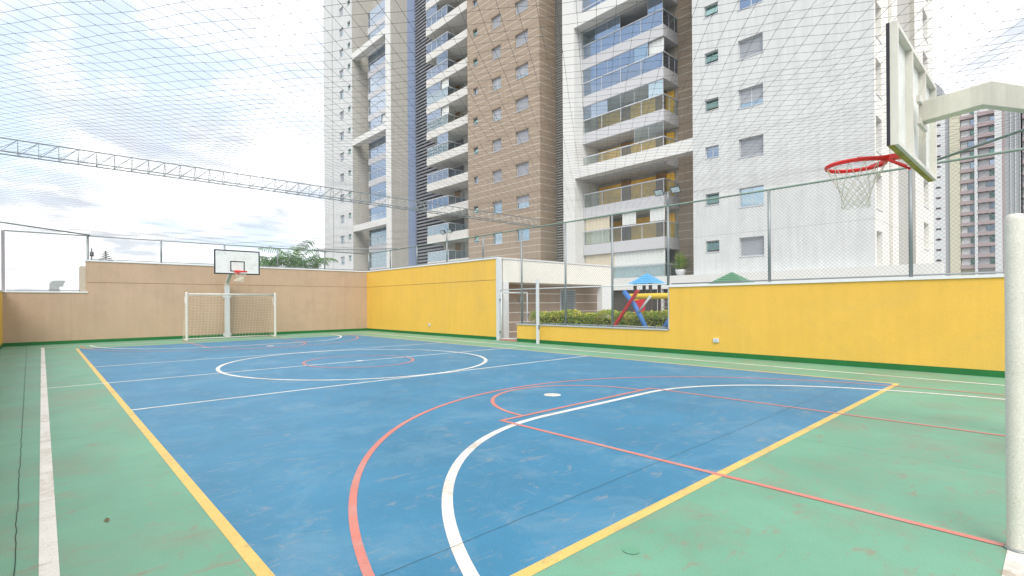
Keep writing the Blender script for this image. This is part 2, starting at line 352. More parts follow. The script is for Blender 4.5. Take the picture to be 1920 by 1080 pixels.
# fallen leaf on the floor
lf = MB(); c = Vector((0.335, 4.335, 0.004))
pts = [(0, -.035, .0), (.018, -.016, .004), (.024, .012, .012), (.004, .045, .016), (-.02, .014, .007), (-.017, -.014, .002)]
lf.face([c + Vector(p) * .7 for p in pts]); lf.tube([c + Vector((0, -.024, 0)), c + Vector((.008, -.036, .002))], .0015, 4)
tag(lf.build('fallen_leaf', mat('dry_leaf', (0.13, 0.11, 0.06), 0.8, 0.3, 30), origin=c), 'small dry curled leaf lying on the green floor beside the white line', 'leaf')

# ---------------------------------------------------------------- walls
def wallthing(name, loc, label): return empty(name, loc, label, 'wall')
RW = 13.97; FLW = 25.69
t = wallthing('court_wall', (RW, 3.5, 0), 'yellow rendered wall with a wide sill opening and stepped white coping')
b = MB(); prof = [(-2.4, -.01), (13.8, -.01), (13.8, .66), (7.53, .66), (7.53, 1.93), (-2.4, 1.93)]
b.prism(prof, 0, RW, RW + .18); b.build('wall_body', m_yellow, t, recalc=True)
MB().box(RW - .03, RW + .21, -2.4, 7.56, 1.931, 1.99).build('coping', m_cap, t)
MB().box(RW - .03, RW + .21, 7.56, 13.82, .661, .70).build('sill', mat('grey_sill', (0.45, 0.48, 0.52), 0.5), t)
MB().box(RW - .02, RW + .2, 7.531, 7.56, .70, 1.93).build('opening_trim', mat('grey_sill', (0.45, 0.48, 0.52)), t)
MB().box(RW - .006, RW - .001, -2.4, 13.8, 0.0, .13).build('skirting_band', m_skirt, t)
t = wallthing('court_wall', (RW, 20, 0), 'tall yellow rendered wall between the gate and the tan end wall')
MB().box(RW, RW + .18, 14.95, FLW, -.01, 3.30).build('wall_body', m_yellow, t)
MB().box(RW - .03, RW + .21, 14.85, FLW + .2, 3.301, 3.36).build('coping', m_cap, t)
MB().box(RW - .02, RW + .2, 14.82, 14.949, -.01, 3.30).build('end_pier', m_gwhite, t)
MB().box(RW - .006, RW - .001, 14.95, FLW - .006, 0, .13).build('skirting_band', m_skirt, t)
MB().box(RW - .004, RW - .001, 14.95, FLW - .003, 2.44, 2.456).build('wall_joint', mat('brown_joint', (0.25, 0.15, 0.06)), t)
t = wallthing('end_wall', (6.5, FLW, 0), 'tan rendered end wall, lower at its left end, behind the far goal')
b = MB(); b.prism([(-1.1, -.01), (RW - .001, -.01), (RW - .001, 3.30), (1.36, 3.30), (1.36, 2.02), (-1.1, 2.02)], 1, FLW, FLW + .18)
b.build('wall_body', m_tan, t, recalc=True)
MB().box(1.33, RW - .04, FLW - .03, FLW + .21, 3.301, 3.36).build('coping', m_cap, t)
MB().box(-1.12, 1.42, FLW - .03, FLW + .21, 2.021, 2.075).build('coping', m_cap, t)
MB().box(1.18, 1.359, FLW + .02, FLW + .9, 2.08, 3.1).build('return_pier', mat('pale_tan_render', (0.52, 0.45, 0.36)), t)
MB().box(-1.09, RW - .008, FLW - .006, FLW - .001, 0, .13).build('skirting_band', m_skirt, t)
MB().box(1.4, RW - .008, FLW - .004, FLW - .001, 2.44, 2.458).build('wall_joint', mat('brown_joint', (0.25, 0.15, 0.06)), t)
MB().box(.88, .888, FLW - .003, FLW - .001, .14, 2.0).build('wall_joint', mat('tan_joint', (0.36, 0.26, 0.17)), t)
pb = MB(); pb.prism([(7.15 + .23 * math.cos(R(a * 15)) , 2.73 + .07 * math.sin(R(a * 15)) + .10 * math.cos(R(a * 15)) * .8) for a in range(24)], 1, FLW - .004, FLW - .001)
pb.build('pale_oval', mat('pale_patch', (0.70, 0.64, 0.50), 0.9), t, recalc=True)  # thin pale oval just proud of the wall face
t = wallthing('side_wall', (-1.1, 12, 0), 'yellow rendered side wall at the left edge of the court')
MB().box(-1.3, -1.1, -2.4, FLW - .01, -.01, 2.02).build('wall_body', m_yellow, t)
MB().box(-1.33, -1.07, -2.4, FLW - .04, 2.021, 2.075).build('coping', m_cap, t)
MB().box(-1.099, -1.094, -2.4, FLW - .01, 0, .13).build('skirting_band', m_skirt, t)

for (y, z, wd, hg, lab) in ((6.17, .44, .15, .115, 'white wall box low on the yellow wall right of the playground opening'), (19.6, .49, .12, .13, 'small white outlet low on the tall yellow wall left of the gate')):
    t = empty('outlet_box', (RW, y, z), lab, 'outlet', 'outlet boxes on the yellow walls')
    MB().box(RW - .035, RW, y - wd / 2, y + wd / 2, z - hg / 2, z + hg / 2).build('box_body', m_gwhite, t, bevel=.006)
    MB().box(RW - .04, RW - .0351, y - wd * .3, y + wd * .3, z - hg * .3, z + hg * .3).build('socket_plate', mat('socket_plate', (0.5, 0.55, 0.6)), t)

# ---------------------------------------------------------------- chain-link fences
def mesh_panel(b, axis, fixed, u0, u1, z0, z1, sp=0.088, r=0.0026):
    """two families of wires at 45 degrees over a vertical rectangle"""
    H = z1 - z0; Wd = u1 - u0; e = r * 2
    for sgn in (1, -1):
        c = -H if sgn > 0 else 0
        n = int((Wd + H) / sp) + 1
        for i in range(n):
            s0 = u0 - (H if sgn > 0 else 0) + i * sp + (sp * .3)
            pts = []
            # line u = s0 + sgn*(z - z0)
            za, zb = z0, z1; ua, ub = s0, s0 + sgn * H
            if sgn > 0:
                if ua < u0: za = z0 + (u0 - ua); ua = u0
                if ub > u1: zb = z1 - (ub - u1); ub = u1
            else:
                if ua > u1: za = z0 + (ua - u1); ua = u1
                if ub < u0: zb = z1 - (u0 - ub); ub = u0
            if zb - za < .03: continue
            off = e * sgn * .5
            P = (lambda u, z: (fixed + off, u, z)) if axis == 'x' else (lambda u, z: (u, fixed + off, z))
            b.tube([P(ua, za), P(ub, zb)], r, 3, False)
def fence(loc, label): return empty('chain_link_fence', loc, label, 'fence')
FT = 4.34
tf = fence((RW + .09, 11, 2), 'long chain link fence with pipe posts standing on the yellow walls')
XF = RW + .09
for y, z0 in ((23.28, 3.36), (20.77, 3.36), (18.34, 3.36), (15.84, 3.36), (13.61, .70), (11.46, .70), (9.53, .70), (7.6, 1.99), (4.86, 1.99), (2.1, 1.99), (-.6, 1.99)):
    MB().tube([(XF, y, z0), (XF, y, FT - .02)], .036, 10).build('post', m_galv, tf)
MB().tube([(XF, 25.6, 3.36), (XF, 25.6, FT)], .05, 10).build('post', m_galv, tf)
MB().tube([(XF, -2.4, FT), (XF, 25.62, FT)], .026, 8).build('top_rail', m_greenpipe, tf)
MB().tube([(XF, -2.4, 2.03), (XF, 7.5, 2.03)], .018, 8).build('bottom_rail', m_galv, tf)
MB().tube([(XF, 7.6, 2.03), (XF, 14.8, 2.03)], .02, 8).build('middle_rail', m_gwhite, tf)
MB().tube([(XF, 7.6, .74), (XF, 13.7, .74)], .018, 8).build('bottom_rail', m_galv, tf)
MB().tube([(XF, 14.85, 3.40), (XF, 25.6, 3.40)], .018, 8).build('bottom_rail', m_galv, tf)
b = MB(); mesh_panel(b, 'x', XF, -.6, 7.6, 2.03, FT); b.build('wire_mesh', m_wire, tf)
b = MB(); mesh_panel(b, 'x', XF, 7.6, 13.8, .74, FT); b.build('wire_mesh', m_wire, tf)
b = MB(); mesh_panel(b, 'x', XF, 13.8, 25.6, 3.40, FT); b.build('wire_mesh', m_wire, tf)
MB().tube([(XF - .03, 1.85, FT + .01), (11.3, -.75, FT + .01)], .026, 8).build('corner_brace', m_greenpipe, tf)
MB().tube([(XF - .03, 22.6, FT + .03), (10.9, FLW + .05, FT + .03)], .026, 8).build('corner_brace', m_galv, tf)

tf = fence((6.5, FLW + .09, 2), 'chain link fence with pipe posts standing on the tan end wall')
YF = FLW + .09
for x, z0 in ((1.43, 2.08), (3.99, 3.36), (6.56, 3.36), (9.03, 3.36), (11.51, 3.36)):
    MB().tube([(x, YF, z0), (x, YF, FT - .02)], .042 if x < 2 else .036, 10).build('post', m_galv, tf)
MB().box(-1.13, -1.03, YF - .05, YF + .05, 2.08, FT).build('corner_post', mat('weathered_post', (0.33, 0.31, 0.33), 0.6), tf)
MB().tube([(-1.08, YF, FT), (RW, YF, FT)], .026, 8).build('top_rail', m_galv, tf)
MB().tube([(1.5, YF, 3.40), (RW - .05, YF, 3.40)], .018, 8).build('bottom_rail', m_galv, tf)
MB().tube([(-1.0, YF, 2.11), (1.4, YF, 2.11)], .018, 8).build('bottom_rail', m_galv, tf)
MB().tube([(-1.15, 23.4, FT + .02), (1.5, YF, FT + .03)], .026, 8).build('corner_brace', m_galv, tf)
b = MB(); mesh_panel(b, 'y', YF, -1.0, 1.43, 2.11, FT); mesh_panel(b, 'y', YF, 1.43, RW, 3.40, FT); b.build('wire_mesh', m_wire, tf)

tf = fence((-1.2, 12, 2), 'chain link fence on the left side wall at the edge of the picture')
for y in (22.5, 19.5, 16.5): MB().tube([(-1.2, y, 2.08), (-1.2, y, FT)], .036, 10).build('post', m_galv, tf)
MB().tube([(-1.2, -2, FT), (-1.2, 25.7, FT)], .026, 8).build('top_rail', m_galv, tf)
b = MB(); mesh_panel(b, 'x', -1.2, 14, 25.7, 2.1, FT); b.build('wire_mesh', m_wire, tf)

# gate (leaf standing open inside the doorway) and its frame
tg = empty('metal_gate', (RW, 14.3, 0), 'narrow pale pipe gate with wire mesh beside the tall yellow wall', 'gate')
xg = RW + .05
fr = [(xg, 14.72, .06), (xg, 14.72, 1.92), (xg + .85, 14.1, 1.92), (xg + .85, 14.1, .06), (xg, 14.72, .06)]
b = MB()
for i in range(4): b.tube([fr[i], fr[i + 1]], .022, 8)
b.build('gate_frame', m_gwhite, tg)
b = MB(); n = 22
dv = Vector((.85, -.62, 0))
for i in range(-n, n):
    for sg in (1, -1):
        t0, t1 = (i / n, i / n + 1.77) if sg > 0 else (i / n + 1.77 * 0, i / n - 1.77)
        P = lambda tt, z: Vector((xg, 14.72, 0)) + dv * tt + Vector((0, 0, z))
        a0, a1, z0, z1 = (i / n), (i / n) + sg * 1.7, .08, 1.9
        if sg < 0: a0 += 1; a1 += 1
        lo, hi = 0, 1
        u = (lambda a: (a - a0) / (a1 - a0))
        s0, s1 = sorted((u(0), u(1))); s0 = max(0, s0); s1 = min(1, s1)
        if s1 - s0 > .02: b.tube([P(a0 + (a1 - a0) * s0, z0 + (z1 - z0) * s0), P(a0 + (a1 - a0) * s1, z0 + (z1 - z0) * s1)], .0015, 3, False)
b.build('gate_mesh', m_wire, tg)
b = MB()
for z in (.35, 1.65): b.box(xg - .04, xg + .03, 14.72, 14.82, z - .03, z + .03)
b.build('hinge', m_galv, tg)
MB().box(xg + .84, xg + .9, 14.06, 14.14, .9, 1.05).build('latch', m_galv, tg)
tb_ = MB(); tb_.box(RW - .02, RW + .35, 13.83, 14.8, -.011, .03)
tag(tb_.build('doorstep', mat('terracotta', (0.45, 0.2, 0.14), 0.8), origin=(RW, 14.3, 0)), 'low reddish doorstep under the pipe gate', 'step')

# ---------------------------------------------------------------- truss and overhead net
tt = empty('roof_truss', (6.5, 12.6, FT), 'thin triangular steel lattice truss spanning high across the court', 'truss')
x0, x1, yt = -1.2, 14.06, 12.62
for (y, z, nm) in ((yt, 4.575, 'top_chord'), (yt - .13, 4.31, 'bottom_chord'), (yt + .13, 4.31, 'bottom_chord')):
    MB().tube([(x0, y, z), (x1, y, z)], .012, 6).build(nm, m_gwhite if 0 else m_galv, tt)
b = MB(); n = 52; st = (x1 - x0) / n
for i in range(n):
    xa = x0 + i * st
    for yy in (yt - .13, yt + .13):
        b.tube([(xa, yy, 4.31), (xa, yt, 4.575)], .005, 4, False); b.tube([(xa, yy, 4.31), (xa + st, yt, 4.575)], .005, 4, False)
    b.tube([(xa, yt - .13, 4.31), (xa, yt + .13, 4.31)], .005, 4, False)
b.build('lattice_bars', m_galv, tt)

def net_z(x, y):
    u = min(1, max(0, (x + 1.1) / 15.07))
    def sag(t, a): return -a * 4 * t * (1 - t)
    if y > 12.62:
        t = min(1, (y - 12.62) / 13.07); z = 4.59 + (4.36 - 4.59) * t + sag(t, .16) * (4 * u * (1 - u)) ** .5
    else:
        t = min(1, max(0, (12.62 - y) / 15.0)); z = 4.59 + (4.36 - 4.59) * t + sag(t, .30) * (4 * u * (1 - u)) ** .5
    z = z + .015 * math.sin(x * 3.1 + y * 1.7) + .012 * math.sin(y * 4.3 - x * 2.2)
    e = min(u, 1 - u) * 15.07
    if e < 1.5: z = z * (e / 1.5) + 4.37 * (1 - e / 1.5)
    return z
nb = MB(); knots = MB()
ang = R(40.73 + 13.5); dA = Vector((math.sin(ang), math.cos(ang))); dB = Vector((dA.y, -dA.x))   # mesh laid diagonally over the court
ORG = Vector((6.4, 11.5)); SP = 0.175; STEP = 0.35
def inside(p): return -1.1 < p.x < 13.97 and -2.2 < p.y < 25.7
for (d, e) in ((dA, dB), (dB, dA)):
    for i in range(-100, 101):
        base = ORG + e * (i * SP); run = []
        for k in range(-52, 53):
            p = base + d * (k * STEP)
            if inside(p):
                jx = .012 * math.sin(p.x * 5 + i); run.append((p.x + jx, p.y + jx * .7, net_z(p.x, p.y)))
            else:
                if len(run) > 1: nb.tube(run, .0020, 3, False)
                run = []
        if len(run) > 1: nb.tube(run, .0020, 3, False)
for i in range(-100, 101):
    for k in range(-100, 101):
        p = ORG + dB * (i * SP) + dA * (k * SP)
        if inside(p):
            jx = .012 * math.sin(p.x * 5 + i); z = net_z(p.x, p.y); r = .005
            x, y = p.x + jx, p.y + jx * .7
            q = [(x + r, y, z), (x, y + r, z), (x - r, y, z), (x, y - r, z), (x, y, z + r), (x, y, z - r)]; n0 = len(knots.v); knots.v += q
            for f in ((0, 1, 4), (1, 2, 4), (2, 3, 4), (3, 0, 4), (1, 0, 5), (2, 1, 5), (3, 2, 5), (0, 3, 5)):
                knots.f.append(tuple(n0 + a for a in f)); knots.sm.append(False)
tn = empty('overhead_net', (6.4, 11.7, FT), 'thin dark protective net stretched over the whole court', 'net')
nb.build('net_cords', m_net, tn); knots.build('net_knots', m_net, tn)

# ---------------------------------------------------------------- goals
def goal(yl, sg, xa, xb, label, r=.052, H=2.05):
    """yl goal line, sg direction to the back (+1/-1)"""
    t = empty('football_goal', ((xa + xb) / 2, yl, 0), label, 'goal', 'futsal goals')
    D = .85
    for x in (xa, xb):
        MB().lathe((x, yl, .0062), [(r + .012, 0), (r + .010, .006), (r + .001, .009), (r + .0005, .009)], 24).build('base_ring', m_galv, t)
        MB().lathe((x, yl, 0), [(r, 0), (r, H - .04), (r * .93, H - .018), (r * .7, H - .004), (r * .3, H)], 24).build('post', m_white, t)
        s = -1 if x == xa else 1
        MB().tube([(x, yl, H - .09)] + [(x, yl + sg * (.08 + .30 * q), H - .09 - .02 * q) for q in (.3, .6, 1)] +
                  [(x, yl + sg * .40, H - .2), (x, yl + sg * .30, H - .42), (x, yl + sg * .04, H - .68)], .018, 8).build('side_stay', m_white, t)
        MB().tube([(x, yl, .03), (x, yl + sg * D, .03)], .028, 8).build('ground_bar', m_white, t)
    MB().tube([(xa + r, yl, H - .09), (xb - r, yl, H - .09)], .038, 14).build('crossbar', m_white, t)
    MB().tube([(xa, yl + sg * D, .03), (xb, yl + sg * D, .03)], .028, 8).build('rear_ground_bar', m_white, t)
    nbm = MB(); sp = .13
    def prof(v):   # v 0..1 from the top bar down to the rear ground bar
        if v < .16: return (.05 + .33 * v / .16, H - .1 - .04 * v / .16)
        q = (v - .16) / .84; return (.38 + (D - .38) * q ** 1.5, (H - .14) * (1 - q) + .04 * q)
    nv = 19; nu = int((xb - xa) / sp)
    def P(u, v):
        y, z = prof(v); slump = .10 * math.sin(math.pi * u) * math.sin(math.pi * v) + .02 * math.sin(u * 23 + v * 9)
        return (xa + (xb - xa) * u, yl + sg * (y - slump * .5), z - slump * .7)
    for i in range(nu + 1): nbm.tube([P(i / nu, j / nv) for j in range(nv + 1)], .0032, 3, False)
    for j in range(nv + 1): nbm.tube([P(i / nu, j / nv) for i in range(nu + 1)], .0032, 3, False)
    for x, u in ((xa, 0), (xb, 1)):
        for j in range(1, nv + 1):
            y, z = prof(j / nv); nbm.tube([(x, yl, z), (x, yl + sg * y, z)], .0032, 3, False)
        for k in range(1, 6):
            yy = k * .14; top = next((prof(v / 40)[1] for v in range(41) if prof(v / 40)[0] >= yy), .1)
            nbm.tube([(x, yl + sg * yy, .03), (x, yl + sg * yy, top)], .0032, 3, False)
    nbm.build('goal_net', m_twine, t)
    return t
goal(23.93, 1, 4.61, 8.25, 'white goal with net standing in front of the tan end wall')
goal(0.18, -1, 4.41, 8.05, 'white goal whose round post fills the right edge of the picture', r=.047, H=2.01)

# volleyball post
t = empty('volleyball_post', (13.69, 12.47, 0), 'square white volleyball post beside the yellow wall near the gate', 'post')
MB().box(13.65, 13.74, 12.42, 12.51, 0, 2.36).build('post_body', m_gwhite, t, bevel=.006)
MB().box(13.66, 13.73, 12.385, 12.42, .55, .7).build('winch_box', m_galv, t)
MB().tube([(13.63, 12.47, 2.2), (13.60, 12.47, 2.2)], .015, 8).build('net_hook', m_galv, t)

# ---------------------------------------------------------------- basketball hoops
m_board = mat('white_board', (0.74, 0.77, 0.75), 0.4, 0.06, 2, stain=(0.5, 0.52, 0.5), stain_amt=.5, stain_scale=3, stain_pos=.5)
m_olive = mat('weathered_yellow_edge', (0.36, 0.27, 0.04), 0.7, 0.5, 6)
def hoop(cx, yb, sg, label, width, post_y, zb=2.84, zt=3.90, skew=0.0, ptop=2.35, rot=0.0):
    """board plane at yb facing sg; post behind it at post_y"""
    t = empty('basketball_hoop', (cx, post_y, 0), label, 'basketball hoop', 'basketball hoops at the two ends')
    xa, xb = cx - width / 2, cx + width / 2; Y = lambda d: yb + sg * d
    MB().box(xa, xb, Y(-.022), Y(0), zb, zt).build('backboard', m_board, t)
    bd = t.children[-1] if False else None
    brd = kids(t)[-1]
    bw = .05
    f = MB()
    for (a, c, e, g) in ((xa, xb, zb, zb + bw), (xa, xb, zt - bw, zt), (xa, xa + bw, zb + bw, zt - bw), (xb - bw, xb, zb + bw, zt - bw)):
        f.box(a, c, Y(0), Y(.003), e, g)
    ix, iz0 = .30, zb + .12
    iw = .045
    for (a, c, e, g) in ((cx - ix, cx + ix, iz0, iz0 + iw), (cx - ix, cx + ix, iz0 + .42, iz0 + .42 + iw), (cx - ix, cx - ix + iw, iz0 + iw, iz0 + .42), (cx + ix - iw, cx + ix, iz0 + iw, iz0 + .42)):
        f.box(a, c, Y(0), Y(.003), e, g)
    for x in (xa - .003, xb):
        f.box(x, x + .003, Y(-.022), Y(.003), zb, zt)
    f.build('board_marking', m_black, brd)
    MB().box(xa, xb, Y(-.045), Y(.0), zb - .004, zb - .001).build('lower_edge', m_olive, brd)
    g = MB()
    n = 3
    for i in range(n + 1):
        x = xa + (xb - xa) * i / n; xs = min(max(x, xa + .025), xb - .025); g.box(xs - .02, xs + .02, Y(-.075), Y(-.0225), zb, zt)
    for z in (zb + .0205, zt - .0205):
        for i in range(n):
            g.box(min(max(xa + (xb - xa) * i / n, xa + .025), xb) + .0201, min(xa + (xb - xa) * (i + 1) / n, xb - .025) - .0201, Y(-.074), Y(-.0225), z - .02, z + .02)
    g.build('rear_frame', m_white, t)
    # rim
    rr = .26; rz = zb + .11; rc_ = Vector((cx, Y(.19 + rr), rz))
    rm = MB(); rm.tube([rc_ + Vector((rr * math.cos(R(a * 7.5)), rr * math.sin(R(a * 7.5)), 0)) for a in range(49)], .015, 10, False)
    rm.tube([rc_ + Vector((rr * math.cos(R(a * 7.5)), rr * math.sin(R(a * 7.5)), -.019)) for a in range(49)], .009, 10, False)
    rm.build('rim', m_red, t)
    rb = MB()
    rb.box(cx - .055, cx + .055, Y(.0035), Y(.21), rz - .012, rz + .035)
    rb.box(cx - .11, cx + .11, Y(.0035), Y(.012), rz - .09, rz + .07)
    for s in (-1, 1):
        rb.bar((cx + s * .05, Y(.16), rz + .01), (cx + s * rr * .97, Y(.17 + rr * .8), rz + .002), .012, .035)
        rb.bar((cx + s * .09, Y(.012), rz - .12), (cx + s * .05, Y(.17), rz - .01), .012, .02)
    rb.build('rim_bracket', m_red, t)
    for k in range(12):
        a = R(30 * k + 15); p = rc_ + Vector((rr * math.cos(a), rr * math.sin(a), 0))
        tg_ = Vector((-math.sin(a), math.cos(a), 0))
        hk = MB().tube([p + tg_ * (.016 * math.cos(R(q))) + Vector((0, 0, -.02 + .016 * math.sin(R(q)))) for q in range(0, 361, 45)], .0022, 4, False).build('net_hook', m_galv, t)
    nn = MB(); K = 12; rows = 6; RAD = [rr * .99, .19, .155, .135, .125, .12, .125]; ZZ = [-.03, -.17, -.235, -.29, -.34, -.385, -.43]
    nd = lambda j, k: rc_ + Vector((RAD[j] * math.cos(R(30 * k + 15 * (j % 2))), RAD[j] * math.sin(R(30 * k + 15 * (j % 2))), ZZ[j] + .006 * math.sin(k * 2.3 + j)))
    for j in range(rows):
        for k in range(K):
            a = nd(j, k)
            for k2 in ((k, k - 1) if j % 2 == 0 else (k, k + 1)):
                e = nd(j + 1, k2); m_ = (a + e) / 2 + Vector((0, 0, -.004)); nn.tube([a, m_, e], .0036, 5, False)
    for k in range(K):
        a, e = nd(rows, k), nd(rows, k + 1); nn.tube([a, (a + e) / 2 + Vector((0, 0, -.03)), e], .0036, 5, False)
    nn.build('hoop_net', m_twine, t)
    # support arm
    s = .20; az = (zb + zt) / 2 - .02
    yk = yb - sg * .58; hw = s / 2
    br = MB(); br.box(cx - .2, cx + .2, Y(-.075), Y(-.105), az + .06, az + .12); br.box(cx - .2, cx + .2, Y(-.075), Y(-.105), az - .15, az - .09)
    br.build('mount_bracket', m_white, t)
    post_t = ptop
    # side outline in (y, z), extruded over x
    zk = az + .03
    pl = [(Y(-.076), az - hw - .01), (Y(-.076), az + hw - .01), (yk, zk + hw), (post_y - sg * hw, post_t + .0), (post_y - sg * hw, post_t - .12), (post_y + sg * hw, post_t - .12), (post_y + sg * hw, post_t + .02), (yk + sg * .06, zk - hw)]
    a_ = MB(); a_.prism(pl, 0, cx - hw * .75, cx + hw * .75); a_.build('support_arm', mat('mossy_white_enamel', (0.62, 0.61, 0.54), 0.5, 0.08, 6, streak=.25, stain=(0.36, 0.31, 0.22), stain_amt=.6, stain_scale=7, stain_pos=.58), t, recalc=True, bevel=.006)
    MB().box(cx - hw, cx + hw, post_y - hw, post_y + hw, 0, post_t - .121).build('support_post', m_gwhite, t, bevel=.006)
    pl_ = MB()
    for z in (1.9, .12):
        for sx in (-1, 1): pl_.box(cx + sx * (hw + .001), cx + sx * (hw + .07), post_y - .05, post_y + .05, z - .06, z + .06)
    pl_.build('fixing_plate', m_gwhite, t)
    return t
hoop(6.56, 23.72, -1, 'white basketball backboard and hoop on a post behind the far goal', 1.88, 25.42, ptop=2.50)
hoop(6.60, .985, 1, 'close basketball hoop with red rim seen from behind its white backboard', 2.06, -1.0, ptop=2.62)

# ---------------------------------------------------------------- floodlights
m_lamp = mat('lamp_glass', (0.75, 0.78, 0.8), 0.2)
def flood(x, y, z, label, ax, az_rot, sc=1.0):
    t = empty('floodlight', (x, y, z), label, 'floodlight', 'twin floodlights on the fence')
    MB().tube([(x, y, z), (x, y, z + .42 * sc)], .028, 8).build('pole', m_galv, t)
    d = Vector(ax)
    b = MB()
    b.tube([Vector((x, y, z + .40 * sc)) - d * .3, Vector((x, y, z + .40 * sc)) + d * .3], .014, 6)
    for s in (-1, 1): b.tube([Vector((x, y, z)) + d * (.05 * s), Vector((x, y, z + .36 * sc)) + d * (.30 * s)], .006, 5)
    b.build('cross_arm', m_galv, t)
    nrm = Vector((-d.y, d.x, 0)) * az_rot
    for s in (-1, 1):
        c = Vector((x, y, z + .46 * sc)) + d * (.26 * s)
        h = MB(); n_ = (nrm + Vector((0, 0, -.75))).normalized(); u = d; v = n_.cross(u).normalized()
        for (w0, h0, d0, d1) in ((.14, .10, -.03, .05),):
            P = lambda i, j, k: tuple(c + u * i + v * j + n_ * k)
            vs_ = [P(i * w0, j * h0, k) for k in (d0, d1) for (i, j) in ((-1, -1), (1, -1), (1, 1), (-1, 1))]
            vs_[0:4] = [P(i * w0 * .6, j * h0 * .6, d0 - .03) for (i, j) in ((-1, -1), (1, -1), (1, 1), (-1, 1))]
            n0 = len(h.v); h.v += vs_
            for f in ((3, 2, 1, 0), (4, 5, 6, 7), (0, 1, 5, 4), (1, 2, 6, 5), (2, 3, 7, 6), (3, 0, 4, 7)): h.f.append(tuple(n0 + q for q in f)); h.sm.append(False)
        ho = h.build('lamp_head', m_black, t)
        l = MB(); l.face([c + u * (i * .12) + v * (j * .08) + n_ * .053 for (i, j) in ((-1, -1), (1, -1), (1, 1), (-1, 1))])
        l.build('lamp_glass', m_lamp, ho)
    return t
flood(XF, 7.6, FT, 'twin floodlight on the fence post above the playground opening', (0, 1, 0), 1)
flood(XF, 18.34, FT, 'twin floodlight on the fence above the tall yellow wall', (0, 1, 0), 1)
flood(-1.2, 22.75, 5.35, 'twin floodlight at the left edge above the side fence', (0, 1, 0), -1)

# ---------------------------------------------------------------- apartment tower
AP = empty('apartment_tower', (31.2, 30, 0), 'tall white and beige apartment block with glazed balconies beyond the yellow wall', 'building')
ZB, ZT = -.4, 62
def pbox(b, plane, pos, u0, u1, z0, z1, n0, n1):
    """plane 'S': face looks to -X, u = y; plane 'L': face looks to -Y, u = x.  n0<n1 = depth behind the face"""
    if plane == 'S': b.box(pos + n0, pos + n1, u0, u1, z0, z1)
    else: b.box(u0, u1, pos + n0, pos + n1, z0, z1)
    return b
def facade(name, plane, pos, u0, u1, z0, z1, holes, m, depth=.35, parent=AP):
    b = MB()
    us = sorted({u0, u1} | {h[0] for h in holes} | {h[1] for h in holes}); zs = sorted({z0, z1} | {h[2] for h in holes} | {h[3] for h in holes})
    P = (lambda u, z, n: (pos + n, u, z)) if plane == 'S' else (lambda u, z, n: (u, pos + n, z))
    for i in range(len(us) - 1):
        j = 0
        while j < len(zs) - 1:
            uc, zc = (us[i] + us[i + 1]) / 2, (zs[j] + zs[j + 1]) / 2
            if not any(h[0] < uc < h[1] and h[2] < zc < h[3] for h in holes):
                b.face([P(us[i], zs[j], 0), P(us[i + 1], zs[j], 0), P(us[i + 1], zs[j + 1], 0), P(us[i], zs[j + 1], 0)])
            j += 1
    for (a, c, e, g) in holes:
        b.face([P(a, e, 0), P(c, e, 0), P(c, e, depth), P(a, e, depth)]); b.face([P(a, g, 0), P(c, g, 0), P(c, g, depth), P(a, g, depth)])
        b.face([P(a, e, 0), P(a, g, 0), P(a, g, depth), P(a, e, depth)]); b.face([P(c, e, 0), P(c, g, 0), P(c, g, depth), P(c, e, depth)])
    return b.build(name, m, parent)
